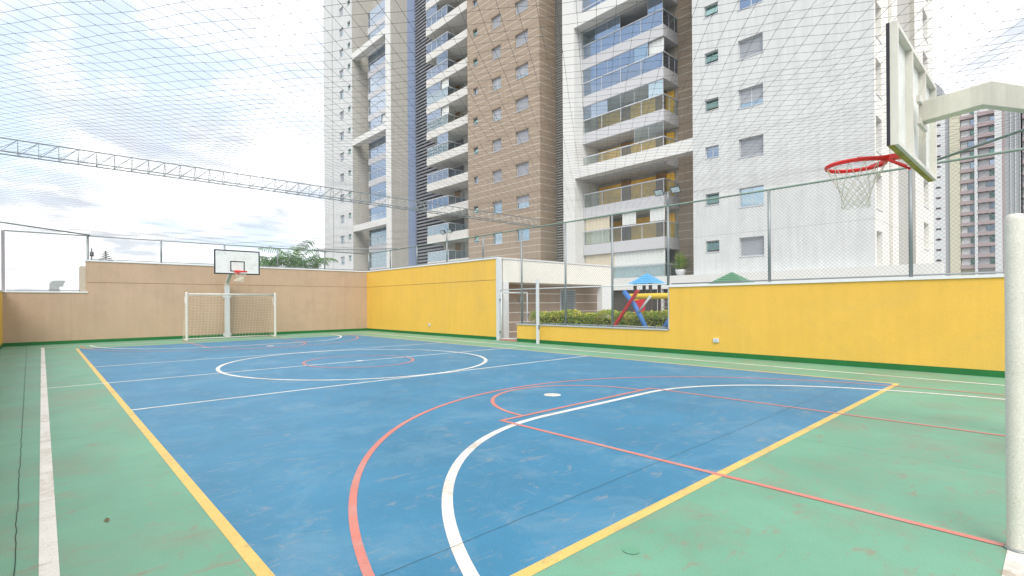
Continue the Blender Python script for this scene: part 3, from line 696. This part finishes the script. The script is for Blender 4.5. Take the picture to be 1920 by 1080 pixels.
def window(plane, pos, u0, u1, z0, z1, kind, rec=.16):
    b = MB(); fw = .05
    for (a, c, e, g) in ((u0, u1, z0, z0 + fw), (u0, u1, z1 - fw, z1), (u0, u0 + fw, z0 + fw, z1 - fw), (u1 - fw, u1, z0 + fw, z1 - fw)):
        pbox(b, plane, pos, a, c, e, g, rec, rec + .05)
    if kind in ('glass', 'half', 'curtain'): pbox(b, plane, pos, (u0 + u1) / 2 - .02, (u0 + u1) / 2 + .02, z0 + fw, z1 - fw, rec + .012, rec + .05)
    pbox(b, plane, pos, u0 - .03, u1 + .03, z0 - .04, z0 - .001, -.03, rec)
    f = b.build('window', m_frame, AP)
    i0, i1, j0, j1 = u0 + fw + .001, u1 - fw - .001, z0 + fw + .001, z1 - fw - .001
    if kind == 'shutter':
        s = MB(); n = max(4, int((j1 - j0) / .075))
        for k in range(n): pbox(s, plane, pos, i0, i1, j0 + (j1 - j0) * k / n, j0 + (j1 - j0) * (k + .9) / n, rec + .015 + .008 * (k % 2), rec + .04)
        s.build('roller_shutter', m_shut, f)
    else:
        zb_ = j1
        if kind == 'half':
            zb_ = j0 + (j1 - j0) * random.choice((.25, .45, .6, .75)); s = MB()
            pbox(s, plane, pos, i0, i1, zb_, j1, rec + .015, rec + .04).build('roller_shutter', m_shut, f)
        if kind == 'awning':
            P = (lambda u, z, n: (pos + n, u, z)) if plane == 'S' else (lambda u, z, n: (u, pos + n, z))
            s = MB(); s.face([P(i0, j0 + .06, rec - .14), P(i1, j0 + .06, rec - .14), P(i1, j1, rec + .02), P(i0, j1, rec + .02)])
            s.face([P(i0, j0 + .06, rec - .12), P(i1, j0 + .06, rec - .12), P(i1, j1, rec + .04), P(i0, j1, rec + .04)])
            s.build('pane', g_teal, f)
        else:
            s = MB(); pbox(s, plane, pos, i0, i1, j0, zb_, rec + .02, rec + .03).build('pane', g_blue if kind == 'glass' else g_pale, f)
        if kind == 'curtain':
            s = MB(); k = 0; mid = i0 + (i1 - i0) * .55; wv = .07
            while i0 + k * wv < mid: pbox(s, plane, pos, i0 + k * wv, i0 + (k + .95) * wv, j0, zb_, rec + .06 + .02 * (k % 2), rec + .1); k += 1
            s.build('curtain', m_blind, f)
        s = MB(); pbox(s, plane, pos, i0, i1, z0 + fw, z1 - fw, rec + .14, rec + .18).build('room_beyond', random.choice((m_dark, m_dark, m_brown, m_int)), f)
    return f
WT = lambda k: 5.25 + 2.9 * k         # window head heights

# --- right white facade
S0 = 31.2
hA = []; 
for k in range(7): hA += [(11.06, 12.40, WT(k) - 1.12, WT(k)), (13.56, 14.38, WT(k) - .70, WT(k))]
facade('wall', 'S', S0, 6.0, 15.16, ZB, ZT, hA, m_facade)
kindsR = ['shutter', 'curtain', 'shutter', 'half', 'shutter', 'glass', 'half']
for k in range(7):
    window('S', S0, 11.06, 12.40, WT(k) - 1.12, WT(k), kindsR[k]); window('S', S0, 13.56, 14.38, WT(k) - .70, WT(k), 'awning' if k != 2 else 'glass')
# its end facing the camera side
hB = [(31.5, 32.75, 5.0 + 2.87 * k - 1.78, 5.0 + 2.87 * k) for k in range(7)]
facade('wall', 'L', 6.0, S0, 34.35, ZB, ZT, hB, m_facade_warm, .5)
for k in range(7): window('L', 6.0, 31.5, 32.75, 5.0 + 2.87 * k - 1.78, 5.0 + 2.87 * k, 'glass' if k == 2 else 'shutter', .42)
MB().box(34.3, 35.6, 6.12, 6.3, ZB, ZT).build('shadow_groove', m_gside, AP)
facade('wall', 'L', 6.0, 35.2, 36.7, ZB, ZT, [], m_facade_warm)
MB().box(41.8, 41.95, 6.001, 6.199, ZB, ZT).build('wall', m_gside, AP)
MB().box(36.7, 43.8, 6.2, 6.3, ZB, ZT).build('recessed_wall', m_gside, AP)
MB().box(36.6, 36.7, 6.001, 6.2, ZB, ZT).build('wall', m_facade_warm, AP)
MB().box(35.2, 35.3, 6.001, 6.12, ZB, ZT).build('wall', m_facade_warm, AP)
hC = [(44.7, 46.6, 3.9 + 2.87 * k - 1.8, 3.9 + 2.87 * k) for k in range(9)]
facade('wall', 'L', 6.0, 41.8, 48.7, ZB, ZT, hC, m_facade_warm, .6)
for k in range(9): window('L', 6.0, 44.7, 46.6, 3.9 + 2.87 * k - 1.8, 3.9 + 2.87 * k, 'shutter' if k % 3 else 'glass', .5)
MB().box(S0 + .5, 48.6, 8, 15.0, ZB, ZT - .1).build('core_wall', m_facade2, AP)
MB().box(S0 + .001, S0 + 3, 15.0, 15.155, ZB, ZT).build('wall', m_gside, AP)
# --- beige strip beside the balconies
MB().box(34.3, 34.6, 15.16, 17.75, ZB, ZT).build('banded_wall', m_beige, AP)
# --- pillar and cross bands of the right bay
MB().box(S0, 35.5, 24.46, 25.6, ZB, ZT).build('pillar', m_facade2, AP)
for z in (11.05, 22.65, 34.25): MB().box(S0 - .002, S0 + .9, 15.165, 24.455, z, z + .8).build('cross_band', m_facade2, AP)
# --- louvred service slot
b = MB(); 
zz_ = 3.0
while zz_ < 31: b.bar((34.62, 25.61, zz_), (34.62, 29.6, zz_), .16, .10, up=(.5, 0, 1)); zz_ += .225
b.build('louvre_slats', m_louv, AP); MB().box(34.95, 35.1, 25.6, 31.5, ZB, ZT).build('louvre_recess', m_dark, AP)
# --- beige block
SB = 32.4; hD = []; 
for k in range(-1, 10): hD += [(30.42, 32.02, WT(k) - 1.12, WT(k)), (33.88, 35.15, WT(k) - 1.12, WT(k)), (37.18, 37.86, WT(k) - .68, WT(k))]
facade('banded_wall', 'S', SB, 29.3, 38.7, ZB, ZT, hD, m_beige, .3)
MB().box(SB, 34.52, 29.1, 29.299, ZB, ZT).build('banded_wall', m_beige, AP)
kindsB1 = ['half', 'curtain', 'half', 'shutter', 'shutter', 'shutter', 'half', 'shutter', 'shutter', 'half', 'shutter']
kindsB2 = ['glass', 'curtain', 'half', 'shutter', 'shutter', 'half', 'half', 'shutter', 'shutter', 'glass', 'shutter']
for i, k in enumerate(range(-1, 10)):
    window('S', SB, 30.42, 32.02, WT(k) - 1.12, WT(k), kindsB1[(i + 10) % 11]); window('S', SB, 33.88, 35.15, WT(k) - 1.12, WT(k), kindsB2[(i + 10) % 11])
    window('S', SB, 37.18, 37.86, WT(k) - .68, WT(k), 'awning' if k % 3 else 'glass')

# --- balconies
def balcony(plane_s, y0, y1, ztop, hgt, sback, style, near_open=True, fm=m_fascia, mull=1.55, yf0=None, sub_sp=.0):
    """y0 = end nearer the camera.  style: list of upper glass kinds from y0 to y1"""
    yf0 = y0 if yf0 is None else yf0
    b = MB().box(plane_s, sback, yf0, y1, ztop - hgt, ztop); sl = b.build('balcony', fm, AP)
    x = plane_s + .06
    g = MB().box(x, x + .02, y0 + .05, y1 - .02, ztop + .02, ztop + 1.0)
    if near_open: g.box(x + .03, sback - .05, y0 + .05, y0 + .07, ztop + .02, ztop + 1.0)
    lower = style[1]
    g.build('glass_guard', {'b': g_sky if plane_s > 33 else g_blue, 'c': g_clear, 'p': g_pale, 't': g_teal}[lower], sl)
    r_ = MB(); r_.box(x - .04, x + .05, y0 + .0, y1 - .01, ztop + 1.001, ztop + 1.08)
    if near_open: r_.box(x + .051, sback - .02, y0, y0 + .08, ztop + 1.001, ztop + 1.08)
    n = max(2, int(round((y1 - y0) / mull)))
    for i in range(n + 1):
        yy = y0 + .06 + (y1 - y0 - .14) * i / n; r_.box(x - .022, x - .001, yy - .022, yy + .022, ztop + .001, ztop + 1.0)
    if near_open:
        for i in range(1, 3): xx = x + .02 + (sback - x) * i / 2.6; r_.box(xx - .02, xx + .02, y0 + .03, y0 + .049, ztop + .001, ztop + 1.0)
    r_.build('railing', m_frame, sl)
    ceil = ztop + 2.9 - hgt - .002; up = style[0]; n = len(up); fr = MB(); mats_ = {}
    runs = []
    for i, k in enumerate(up):
        if runs and runs[-1][0] == k: runs[-1][2] = i + 1
        else: runs.append([k, i, i + 1])
    E_ = lambda i: y0 + .06 + (y1 - y0 - .1) * i / n
    for k, i0, i1 in runs:
        if k == '-': continue
        a, c = E_(i0), E_(i1)
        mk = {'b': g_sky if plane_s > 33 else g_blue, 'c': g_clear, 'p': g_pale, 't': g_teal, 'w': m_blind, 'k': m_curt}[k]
        q_ = MB()
        if k in 'wk':
            q = 0; st_ = .16; lo = ztop + .05 if k == 'k' or style[2] == 'full' else ztop + 1.15
            while a + q * st_ < c - .05:
                q_.box(x + .12 + .03 * (q % 2), x + .16, a + q * st_, min(c, a + (q + 1) * st_), lo, ceil - .05); q += 1
        else: q_.box(x + .002, x + .016, a + .01, c - .01, ztop + 1.085, ceil)
        q_.build('curtain' if k in 'wk' else 'glass_screen', mk, sl)
        if k not in 'wk':
            fr = MB(); fr.box(x - .004, x + .02, a, c, ceil - .04, ceil - .001)
            for i in range(i0, i1 + 1): fr.box(x - .003, x + .018, E_(i) - .009, E_(i) + .009, ztop + 1.085, ceil - .04)
            fr.build('screen_frame', m_frame, sl)
    rb_ = MB(); rb_.box(sback - .10, sback - .04, y0 + .3, y1 - .05, ztop + .001, ceil - .25)
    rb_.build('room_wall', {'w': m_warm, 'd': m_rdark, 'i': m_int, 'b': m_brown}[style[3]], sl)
    if style[3] in 'wi':
        yy = y0 + .9
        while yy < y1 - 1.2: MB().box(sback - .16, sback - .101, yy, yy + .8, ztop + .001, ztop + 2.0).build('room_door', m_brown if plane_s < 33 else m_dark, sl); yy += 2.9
    return sl
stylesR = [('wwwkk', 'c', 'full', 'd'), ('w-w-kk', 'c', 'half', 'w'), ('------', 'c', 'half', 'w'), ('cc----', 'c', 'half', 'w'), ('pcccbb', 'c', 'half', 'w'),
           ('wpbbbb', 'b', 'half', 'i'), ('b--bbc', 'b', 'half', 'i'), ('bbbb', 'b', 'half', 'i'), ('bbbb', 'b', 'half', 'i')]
for i in range(-1, 8):
    balcony(32.2, 17.66, 24.44, 5.99 + 2.9 * i, .80 if i >= 0 else .4, 34.28, stylesR[i + 1])
MB().box(34.29, 34.5, 17.76, 24.45, ZB, ZT).build('recessed_wall', m_int, AP)
# left-hand glazed balconies beside the beige block
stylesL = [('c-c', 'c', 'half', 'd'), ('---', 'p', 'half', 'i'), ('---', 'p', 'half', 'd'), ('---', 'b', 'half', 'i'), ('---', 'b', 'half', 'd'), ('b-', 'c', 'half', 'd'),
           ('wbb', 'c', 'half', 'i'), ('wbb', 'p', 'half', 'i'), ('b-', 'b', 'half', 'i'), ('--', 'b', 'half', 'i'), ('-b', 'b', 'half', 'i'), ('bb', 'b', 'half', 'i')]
for i in range(-1, 11):
    balcony(32.8, 42.49, 46.4, 6.15 + 2.9 * i, .85, 35.2, stylesL[i + 1], True, m_fascia_w, 1.1, yf0=38.75)
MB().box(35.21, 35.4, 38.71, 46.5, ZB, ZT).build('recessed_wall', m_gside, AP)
b = MB(); zz_ = 3.0
while zz_ < 44: b.box(35.3, 35.42, 46.51, 52.3, zz_, zz_ + .20); zz_ += .40
b.build('cladding_slats', mat('dark_cladding', (0.26, 0.27, 0.30), 0.6, .1, 1), AP)
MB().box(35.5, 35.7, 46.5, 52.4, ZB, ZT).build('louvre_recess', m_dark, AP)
# tall side wall and pillar of the left bay
SL = 31.9
MB().box(SL, 34.27, 52.45, 53.66, ZB, ZT).build('pillar', m_gside, AP)
MB().box(SL - .02, SL - .001, 52.45, 53.66, ZB, ZT).build('pillar_face', m_facade2, AP)
MB().box(34.271, 35.95, 52.43, 53.6, ZB, ZT).build('panel', m_bluegrey, AP)
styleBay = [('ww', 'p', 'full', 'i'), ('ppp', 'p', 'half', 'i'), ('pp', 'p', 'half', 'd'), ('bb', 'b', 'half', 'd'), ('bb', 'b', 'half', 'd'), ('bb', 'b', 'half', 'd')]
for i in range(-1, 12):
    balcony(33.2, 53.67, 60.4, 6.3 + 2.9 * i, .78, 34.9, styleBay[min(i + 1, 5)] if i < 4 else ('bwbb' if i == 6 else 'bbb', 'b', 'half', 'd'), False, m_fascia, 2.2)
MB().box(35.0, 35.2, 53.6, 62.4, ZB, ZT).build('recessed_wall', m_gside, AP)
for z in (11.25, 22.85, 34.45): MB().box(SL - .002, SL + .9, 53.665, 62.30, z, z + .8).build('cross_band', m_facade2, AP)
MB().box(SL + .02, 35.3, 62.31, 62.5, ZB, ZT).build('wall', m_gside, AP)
hE = []
for k in range(0, 15): hE += [(64.92, 66.2, WT(k) - 1.1, WT(k)), (62.88, 63.7, WT(k) - .68, WT(k))]
facade('wall', 'S', SL, 62.31, 68.3, ZB, ZT, hE, m_facade, .3)
facade('wall', 'S', SL, 68.42, 71.35, ZB, ZT, [], m_facade)
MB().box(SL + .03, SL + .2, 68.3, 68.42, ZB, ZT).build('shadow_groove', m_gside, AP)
for k in range(0, 15):
    window('S', SL, 64.92, 66.2, WT(k) - 1.1, WT(k), random.choice(('shutter', 'half', 'half'))); window('S', SL, 62.88, 63.7, WT(k) - .68, WT(k), 'awning')
MB().box(SL + .4, 47, 62.6, 71.3, ZB, ZT - .1).build('core_wall', m_facade2, AP)
MB().box(35.8, 47, 16, 62.3, ZB, ZT - .1).build('core_wall', m_facade2, AP)
MB().box(SL - .05, 47.1, 6, 71.4, ZT + .001, ZT + .3).build('roof', m_gside, AP)

# podium terrace at the foot of the tower
t = empty('podium_parapet', (30.6, 15, 0), 'low white parapet band over a dark ground floor at the foot of the tower', 'wall')
MB().box(30.55, 31.19, 3.5, 24.45, 2.35, 3.18).build('parapet', m_facade2, t)
MB().box(30.9, 31.1, 3.5, 25, -.4, 2.34).build('back_wall', mat('shaded_opening', (0.07, 0.06, 0.05), .8, .2, .8), t)  # wall colour holds the shade of the open ground floor
for y in (8, 12.5, 17, 21.5): MB().box(30.56, 30.85, y, y + .3, -.4, 2.34).build('column', m_facade2, t)

# service building behind the gate
t = empty('service_building', (17.5, 15.3, 0), 'low white framed building with banded beige wall behind the gate', 'building')
yl = 14.9
MB().box(14.3, 22.0, yl, yl + 2.4, 2.36, 3.30).build('roof_beam', mat('warm_white_render', (0.80, 0.78, 0.72), .8, .04, 1), t)
MB().box(14.25, 22.05, yl - .03, yl + 2.4, 3.301, 3.36).build('coping', m_cap, t)
MB().box(14.3, 14.62, yl, yl + .3, -.01, 2.359).build('pier', m_cap, t)
MB().box(21.1, 21.9, yl, yl + .3, -.01, 2.359).build('pier', m_cap, t)
m_bw = courses('banded_low_wall', (0.42, 0.31, 0.23), (0.85, 0.80, 0.72), (0.85, 0.80, 0.72), .64, .43, 1, .035)
MB().box(14.63, 22.5, yl + 1.2, yl + 1.4, -.01, 2.359).build('banded_wall', m_bw, t)
b = MB(); z = .85
while z < 2.1: b.box(19.4, 20.4, yl + 1.10, yl + 1.19, z, z + .05); z += .085
b.build('louvred_door', m_galv, t)
MB().box(19.3, 20.5, yl + 1.18, yl + 1.199, .8, 2.15).build('door_frame', m_gwhite, t)
tb2 = MB().box(16.45, 16.62, yl + 1.11, yl + 1.2, 1.55, 1.82); tb2.build('meter_box', m_gwhite, t)

# ---------------------------------------------------------------- plants
def leafcloud(b, n, fn, size, tilt=1.0):
    for _ in range(n):
        p = Vector(fn()); a = random.uniform(0, 6.28); s = size * random.uniform(.6, 1.3)
        d = Vector((math.cos(a), math.sin(a), random.uniform(-.6, .9) * tilt)).normalized(); u = d.cross(Vector((random.uniform(-1, 1), random.uniform(-1, 1), 1))).normalized()
        b.face([p, p + d * s * .5 + u * s * .28, p + d * s, p + d * s * .5 - u * s * .28])
def leafmat(name, c, c2, rough=.55):
    m = mat(name, c, rough, .35, 14, stain=c2, stain_amt=.9, stain_scale=2.6, stain_pos=.44)
    return m
m_hedge = leafmat('hedge_leaves', (0.30, 0.46, 0.05), (0.72, 0.62, 0.09))
t = empty('hedge', (15.0, 10.5, 0), 'low green and yellow clipped hedge seen through the fence opening', 'hedge')
def hp():
    y = random.uniform(6.6, 14.3); q = random.random()
    top = 1.10 + .07 * math.sin(y * 3.1) + .05 * math.sin(y * 7.7) + .02 * (14 - y) * .3
    if q < .5: return (15.25 + random.uniform(-.06, .12), y, random.uniform(.35, top))
    return (random.uniform(15.25, 16.0), y, top - random.random() ** 2 * .3)
b = MB(); leafcloud(b, 16000, hp, .075); b.build('foliage', m_hedge, t)
b = MB()
for i in range(26): b.tube([(15.6, 7.1 + i * .27, -.01), (15.6 + random.uniform(-.15, .15), 7.1 + i * .27 + random.uniform(-.1, .1), .7)], .012, 5)
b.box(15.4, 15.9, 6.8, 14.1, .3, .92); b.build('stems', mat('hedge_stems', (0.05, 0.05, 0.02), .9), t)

m_palm = mat('palm_leaflets', (0.05, 0.17, 0.035), .45, .4, 9, stain=(0.22, 0.30, 0.05), stain_amt=.6, stain_scale=1.5, stain_pos=.5)
m_trunk = mat('palm_trunk', (0.22, 0.17, 0.12), .9, .3, 8, .6, 20)
def palm(cx, cy, cz, n, ln, label, seed, base=-.4):
    rr = random.Random(seed); t = empty('palm_tree', (cx, cy, base), label, 'palm tree', 'palms behind the tan end wall')
    MB().tube([(cx + .05 * math.sin(i), cy, base + (cz - base) * i / 6) for i in range(7)], .16, 10, r_end=.10).build('trunk', m_trunk, t)
    b = MB()
    for i in range(n):
        a = 2 * math.pi * (i + rr.random() * .6) / n; el = R(rr.uniform(38, 88)); L = ln * rr.uniform(.8, 1.12); seg = 16; p = Vector((cx, cy, cz)); pts = [p.copy()]
        for k in range(seg):
            el2 = el - (k / seg) ** 1.25 * R(rr.uniform(95, 130)); d = Vector((math.cos(a) * math.cos(el2), math.sin(a) * math.cos(el2), math.sin(el2)))
            p = p + d * (L / seg); pts.append(p.copy())
        b.tube(pts, .018, 4, False, r_end=.004)
        side = Vector((-math.sin(a), math.cos(a), 0))
        for k in range(int(1.4 * seg)):
            q = k / 1.4; j = int(q); p0 = pts[j].lerp(pts[j + 1], q - j); d = (pts[j + 1] - pts[j]).normalized()
            ll = L * .21 * math.sin(math.pi * min(1, (k + 4) / (1.4 * seg + 4))) ** .7
            if k < 3: continue
            for s in (-1, 1):
                e = (side * s * .75 + d * .5 + Vector((0, 0, rr.uniform(-.35, .25)))).normalized()
                m1 = p0 + e * ll * .5 + Vector((0, 0, .0)); m2 = p0 + e * ll * .9 + Vector((0, 0, -ll * .6)); wv = d * .026
                b.face([p0 - wv, p0 + wv, m1 + wv * 1.2, m1 - wv * 1.2]); b.face([m1 - wv * 1.2, m1 + wv * 1.2, m2])
    b.build('crown', m_palm, t)
palm(11.55, 30.2, 3.55, 11, 2.9, 'tall palm with high arching fronds behind the end wall', 21)
palm(10.35, 30.9, 3.5, 9, 2.0, 'smaller palm directly right of the far backboard', 9)
palm(12.9, 30.8, 3.3, 9, 2.5, 'palm with low drooping fronds in front of the tower corner', 14)

# potted plant on the podium terrace
t = empty('potted_plant', (31.6, 16.2, 3.19), 'bushy agave plant in a pale pot on the tower terrace', 'plant')
MB().lathe((31.6, 16.2, 3.19), [(.22, 0), (.34, .3), (.36, .42), (.3, .42)], 20).build('pot', m_cap, t)
b = MB()
for i in range(90):
    a = random.uniform(0, 6.28); el = R(random.uniform(10, 85)); p = Vector((31.6, 16.2, 3.6)); d = Vector((math.cos(a) * math.cos(el), math.sin(a) * math.cos(el), math.sin(el)))
    L = random.uniform(.9, 1.5); s = Vector((-math.sin(a), math.cos(a), 0)) * .045
    b.face([p - s, p + s, p + d * L * .6 + s * .9, p + d * L * .6 - s * .9]); q = p + d * L * .6; b.face([q - s * .9, q + s * .9, q + d * L * .4 - Vector((0, 0, .12))])
b.build('leaves', leafmat('agave_leaves', (0.10, 0.22, 0.03), (0.40, 0.38, 0.05)), t)

# norfolk pine and pole on the horizon behind the end wall
t = empty('norfolk_pine', (3.13, 40, -.4), 'small dark tiered conifer top above the tan end wall', 'tree')
MB().tube([(3.13, 40, -.4), (3.13, 40, 5.05)], .09, 6, r_end=.02).build('trunk', m_trunk, t)
b = MB()
for k in range(6):
    z = 5.0 - k * .13; r0 = .12 + .07 * k
    for i in range(11):
        a = i * .571 + k; e = Vector((3.13 + r0 * math.cos(a), 40 + r0 * math.sin(a), z - .1)); c0 = Vector((3.13, 40, z))
        b.tube([c0, c0.lerp(e, .6) + Vector((0, 0, -.02)), e + Vector((0, 0, .03))], .018, 4)
b.build('crown', mat('pine_needles', (0.03, 0.04, 0.03), .8), t)
t = empty('utility_mast', (2.42, 40, -.4), 'short dark mast with a grey can above the tan end wall', 'mast')
MB().tube([(2.42, 40, -.4), (2.42, 40, 5.15)], .035, 6).build('pole', m_black, t)
MB().tube([(2.42, 40, 4.62), (2.42, 40, 4.92)], .11, 10).build('transformer_can', mat('dark_grey_can', (0.10, 0.10, 0.12), .5), t)

# ventilation duct cowl behind the low wall
t = empty('duct_cowl', (.5, 29, 0), 'grey sheet metal ventilation cowl behind the low tan wall', 'duct')
pl = [(.26, 1.5), (.26, 2.42)] + [(.26 + .18 - .18 * math.cos(R(a)), 2.42 + .2 * math.sin(R(a))) for a in (30, 60, 90)] + [(.82, 2.63), (.72, 2.36), (.60, 2.36), (.60, 1.5)]
MB().prism(pl, 1, 28.8, 29.25).build('cowl_body', mat('galvanised_sheet', (0.40, 0.45, 0.46), .5, .1, 3), t, recalc=True)
MB().box(.24, .62, 28.78, 29.27, 2.20, 2.23).build('flange', m_galv, t)
MB().box(.28, .58, 28.85, 29.2, -.4, 1.499).build('duct_stem', m_galv, t)

# ---------------------------------------------------------------- playground
m_pb = mat('blue_playground_plastic', (0.06, 0.22, 0.62), .4, .08, 4)
m_pr = mat('red_playground_plastic', (0.62, 0.02, 0.04), .4, .08, 4)
m_py = mat('yellow_playground_plastic', (0.85, 0.60, 0.05), .4, .06, 4)
m_sky = mat('light_blue_plastic', (0.10, 0.40, 0.80), .45, .06, 4)
m_pg = mat('green_playground_plastic', (0.09, 0.25, 0.14), .5, .08, 4)
m_brn = mat('brown_playground_post', (0.07, 0.045, 0.045), .6, .1, 4)
def playhouse(cx, cy, zr, zpk, hw, roofm, label, red=True):
    t = empty('playhouse', (cx, cy, 0), label, 'playhouse', 'roofed play towers beyond the wall')
    nst = 6; b = MB()
    for i in range(nst):
        r0 = hw * (1 - i / nst); r1 = hw * (1 - (i + 1) / nst); z0 = zr + (zpk - zr) * i / nst; z1 = zr + (zpk - zr) * (i + 1) / nst
        lo = [(cx - r0, cy - r0, z0), (cx + r0, cy - r0, z0), (cx + r0, cy + r0, z0), (cx - r0, cy + r0, z0)]
        hi = [(cx - r1 - .02, cy - r1 - .02, z1 - .012), (cx + r1 + .02, cy - r1 - .02, z1 - .012), (cx + r1 + .02, cy + r1 + .02, z1 - .012), (cx - r1 - .02, cy + r1 + .02, z1 - .012)]
        for k in range(4): b.face([lo[k], lo[(k + 1) % 4], hi[(k + 1) % 4], hi[k]])
        lo2 = [(x, y, z + .0) for x, y, z in lo]; b.face(lo2[::-1])
    b.build('roof', roofm, t)
    h2 = hw * .62
    for sx in (-1, 1):
        for sy in (-1, 1): MB().box(cx + sx * h2 - .05, cx + sx * h2 + .05, cy + sy * h2 - .05, cy + sy * h2 + .05, -.01, zr - .001).build('post', m_brn, t)
    MB().box(cx - h2, cx + h2, cy - h2, cy + h2, .85, .93).build('platform', m_brn, t)
    if red:
        MB().box(cx - h2 - .09, cx - h2 - .052, cy - h2 * .4, cy + h2, 1.0, 1.80).build('side_panel', m_pr, t)
    return t
playhouse(19, 11.2, 2.26, 2.70, .56, m_sky, 'play tower with light blue pyramid roof on dark posts')
playhouse(19, 7.82, 2.16, 2.58, .60, m_pg, 'play tower whose green pyramid roof just tops the yellow wall', False)
XS = 14.95; Q = lambda x, y, z: (XS + (x - 17) * .88, y * .88, 1.495 + (z - 1.495) * .88)
t = empty('swing_set', Q(17, 9.5, 1.7)[:2] + (0,), 'play frame with yellow tube beam, red ladder beam and blue legs', 'swing set')
MB().tube([Q(17.3, 10.95, 1.72), Q(17.3, 10.9, 1.72), Q(17.3, 7.6, 1.72)], .095, 16).build('top_beam', m_py, t)
la, lb_ = Vector(Q(16.85, 10.3, 1.95)), Vector(Q(16.6, 11.75, -.2)); MB().bar(la, lb_, .15, .07).build('ladder_beam', m_pr, t)
b = MB()
for i in range(14):
    p = la.lerp(lb_, i / 13); b.box(p.x - .05, p.x - .036, p.y - .055, p.y + .055, p.z - .008, p.z + .008)
b.build('ladder_rung', mat('pale_red', (0.75, .2, .2)), t)
MB().tube([Q(17.1, 11.05, 1.9), Q(17.0, 10.55, 1.4), Q(16.9, 9.6, -.2)], .078, 12).build('leg', m_pb, t)
MB().tube([Q(16.9, 8.6, 1.6), Q(16.8, 9.75, -.2)], .078, 12).build('leg', m_pb, t)
MB().tube([Q(16.95, 9.85, 1.72), Q(16.9, 10.3, 1.15)], .038, 10).build('strut', m_gwhite, t)
MB().tube([Q(18.0, 11.0 + .75 * math.sin(R(a)), .75 + .85 * math.cos(R(a))) for a in range(0, 91, 10)], .016, 8).build('curved_handle', m_py, t)
t = empty('climbing_net', (18.2, 9.0, 0), 'dark climbing frame of crossed bars under the yellow tube', 'climbing frame')
b = MB()
for i in range(9): b.tube([(18.2, 7.6 + .3 * i, .0), (18.2, 7.6 + .3 * i, 1.6)], .015, 5)
for i in range(6): b.tube([(18.2, 7.5, .5 + .2 * i), (18.2, 10.1, .5 + .2 * i)], .015, 5)
b.build('bars', mat('dull_bar', (0.30, 0.28, 0.26)), t)

# ---------------------------------------------------------------- distant tower
DT = empty('distant_tower', (190, 15, 0), 'distant cream and white tower with mauve banded balconies at right', 'building')
DS = 190
m_dw = mat('distant_white', (0.62, 0.64, 0.66), .8, .04, .1); m_dc = mat('distant_cream', (0.56, 0.55, 0.43), .8, .04, .1)
m_dm = mat('hazy_mauve', (0.38, 0.31, 0.32), .8, .08, .2); m_dg = mat('distant_grey', (0.36, 0.38, 0.40), .8, .05, .2)  # mauve lightened to put distance haze into the colour
def seg(y0, y1, ds, z1, m, nm='wall'): MB().box(DS + ds, DS + 14, y0, y1, -1, z1).build(nm, m, DT)
seg(20.99, 23.6, 0, 58, m_dw); seg(20.12, 20.98, .5, 58, m_dg); seg(18.0, 20.11, .2, 53.4, m_dc)
seg(14.58, 15.18, -.4, 53.4, m_dw); seg(10.05, 11.38, -.4, 53.4, m_dw); seg(9.57, 10.03, 0, 53.4, m_dm, 'stripe')
seg(6.8, 9.56, 0, 53.4, m_dg)
for y in (8.45, 7.6, 6.75): MB().box(DS - .25, DS - .001, y, y + .12, -1, 53.4).build('rib', m_dw, DT)
seg(15.181, 17.99, 1.2, 53.3, m_dc); seg(11.381, 14.579, 1.2, 53.3, m_dw)
seg(-3, 6.5, 1.2, 52, m_dw)
MB().prism([(21.5, 58), (23.6, 58), (23.6, 62.5), (22.9, 62.5), (21.5, 60.4)], 0, DS, DS + 8).build('roof_house', m_dg, DT, recalc=True)
b0 = None
for j in range(15):
    z = 10.0 + 2.9 * j
    for (y0, y1, prot) in ((15.185, 17.98, 0.05), (11.385, 14.575, -.5), (3.2, 6.4, -.5)):
        bb = MB().box(DS + prot, DS + 1.19, y0, y1, z, z + .95).build('balcony', m_dm, DT)
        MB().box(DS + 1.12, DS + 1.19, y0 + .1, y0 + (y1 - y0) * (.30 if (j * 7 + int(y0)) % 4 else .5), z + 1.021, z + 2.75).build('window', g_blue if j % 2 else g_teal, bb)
        MB().box(DS + .9, DS + 1.1, y0 + (y1 - y0) * (.34 if (j * 7 + int(y0)) % 4 else .54), y1 - .1, z + 1.021, z + 2.72).build('screen', m_dw, bb)
for j in range(15): 
    z = 9.5 + 2.9 * j; MB().box(DS - .06, DS - .001, 21.9, 22.9, z, z + .5).build('window', m_brn, DT)

bpy.context.view_layer.update()
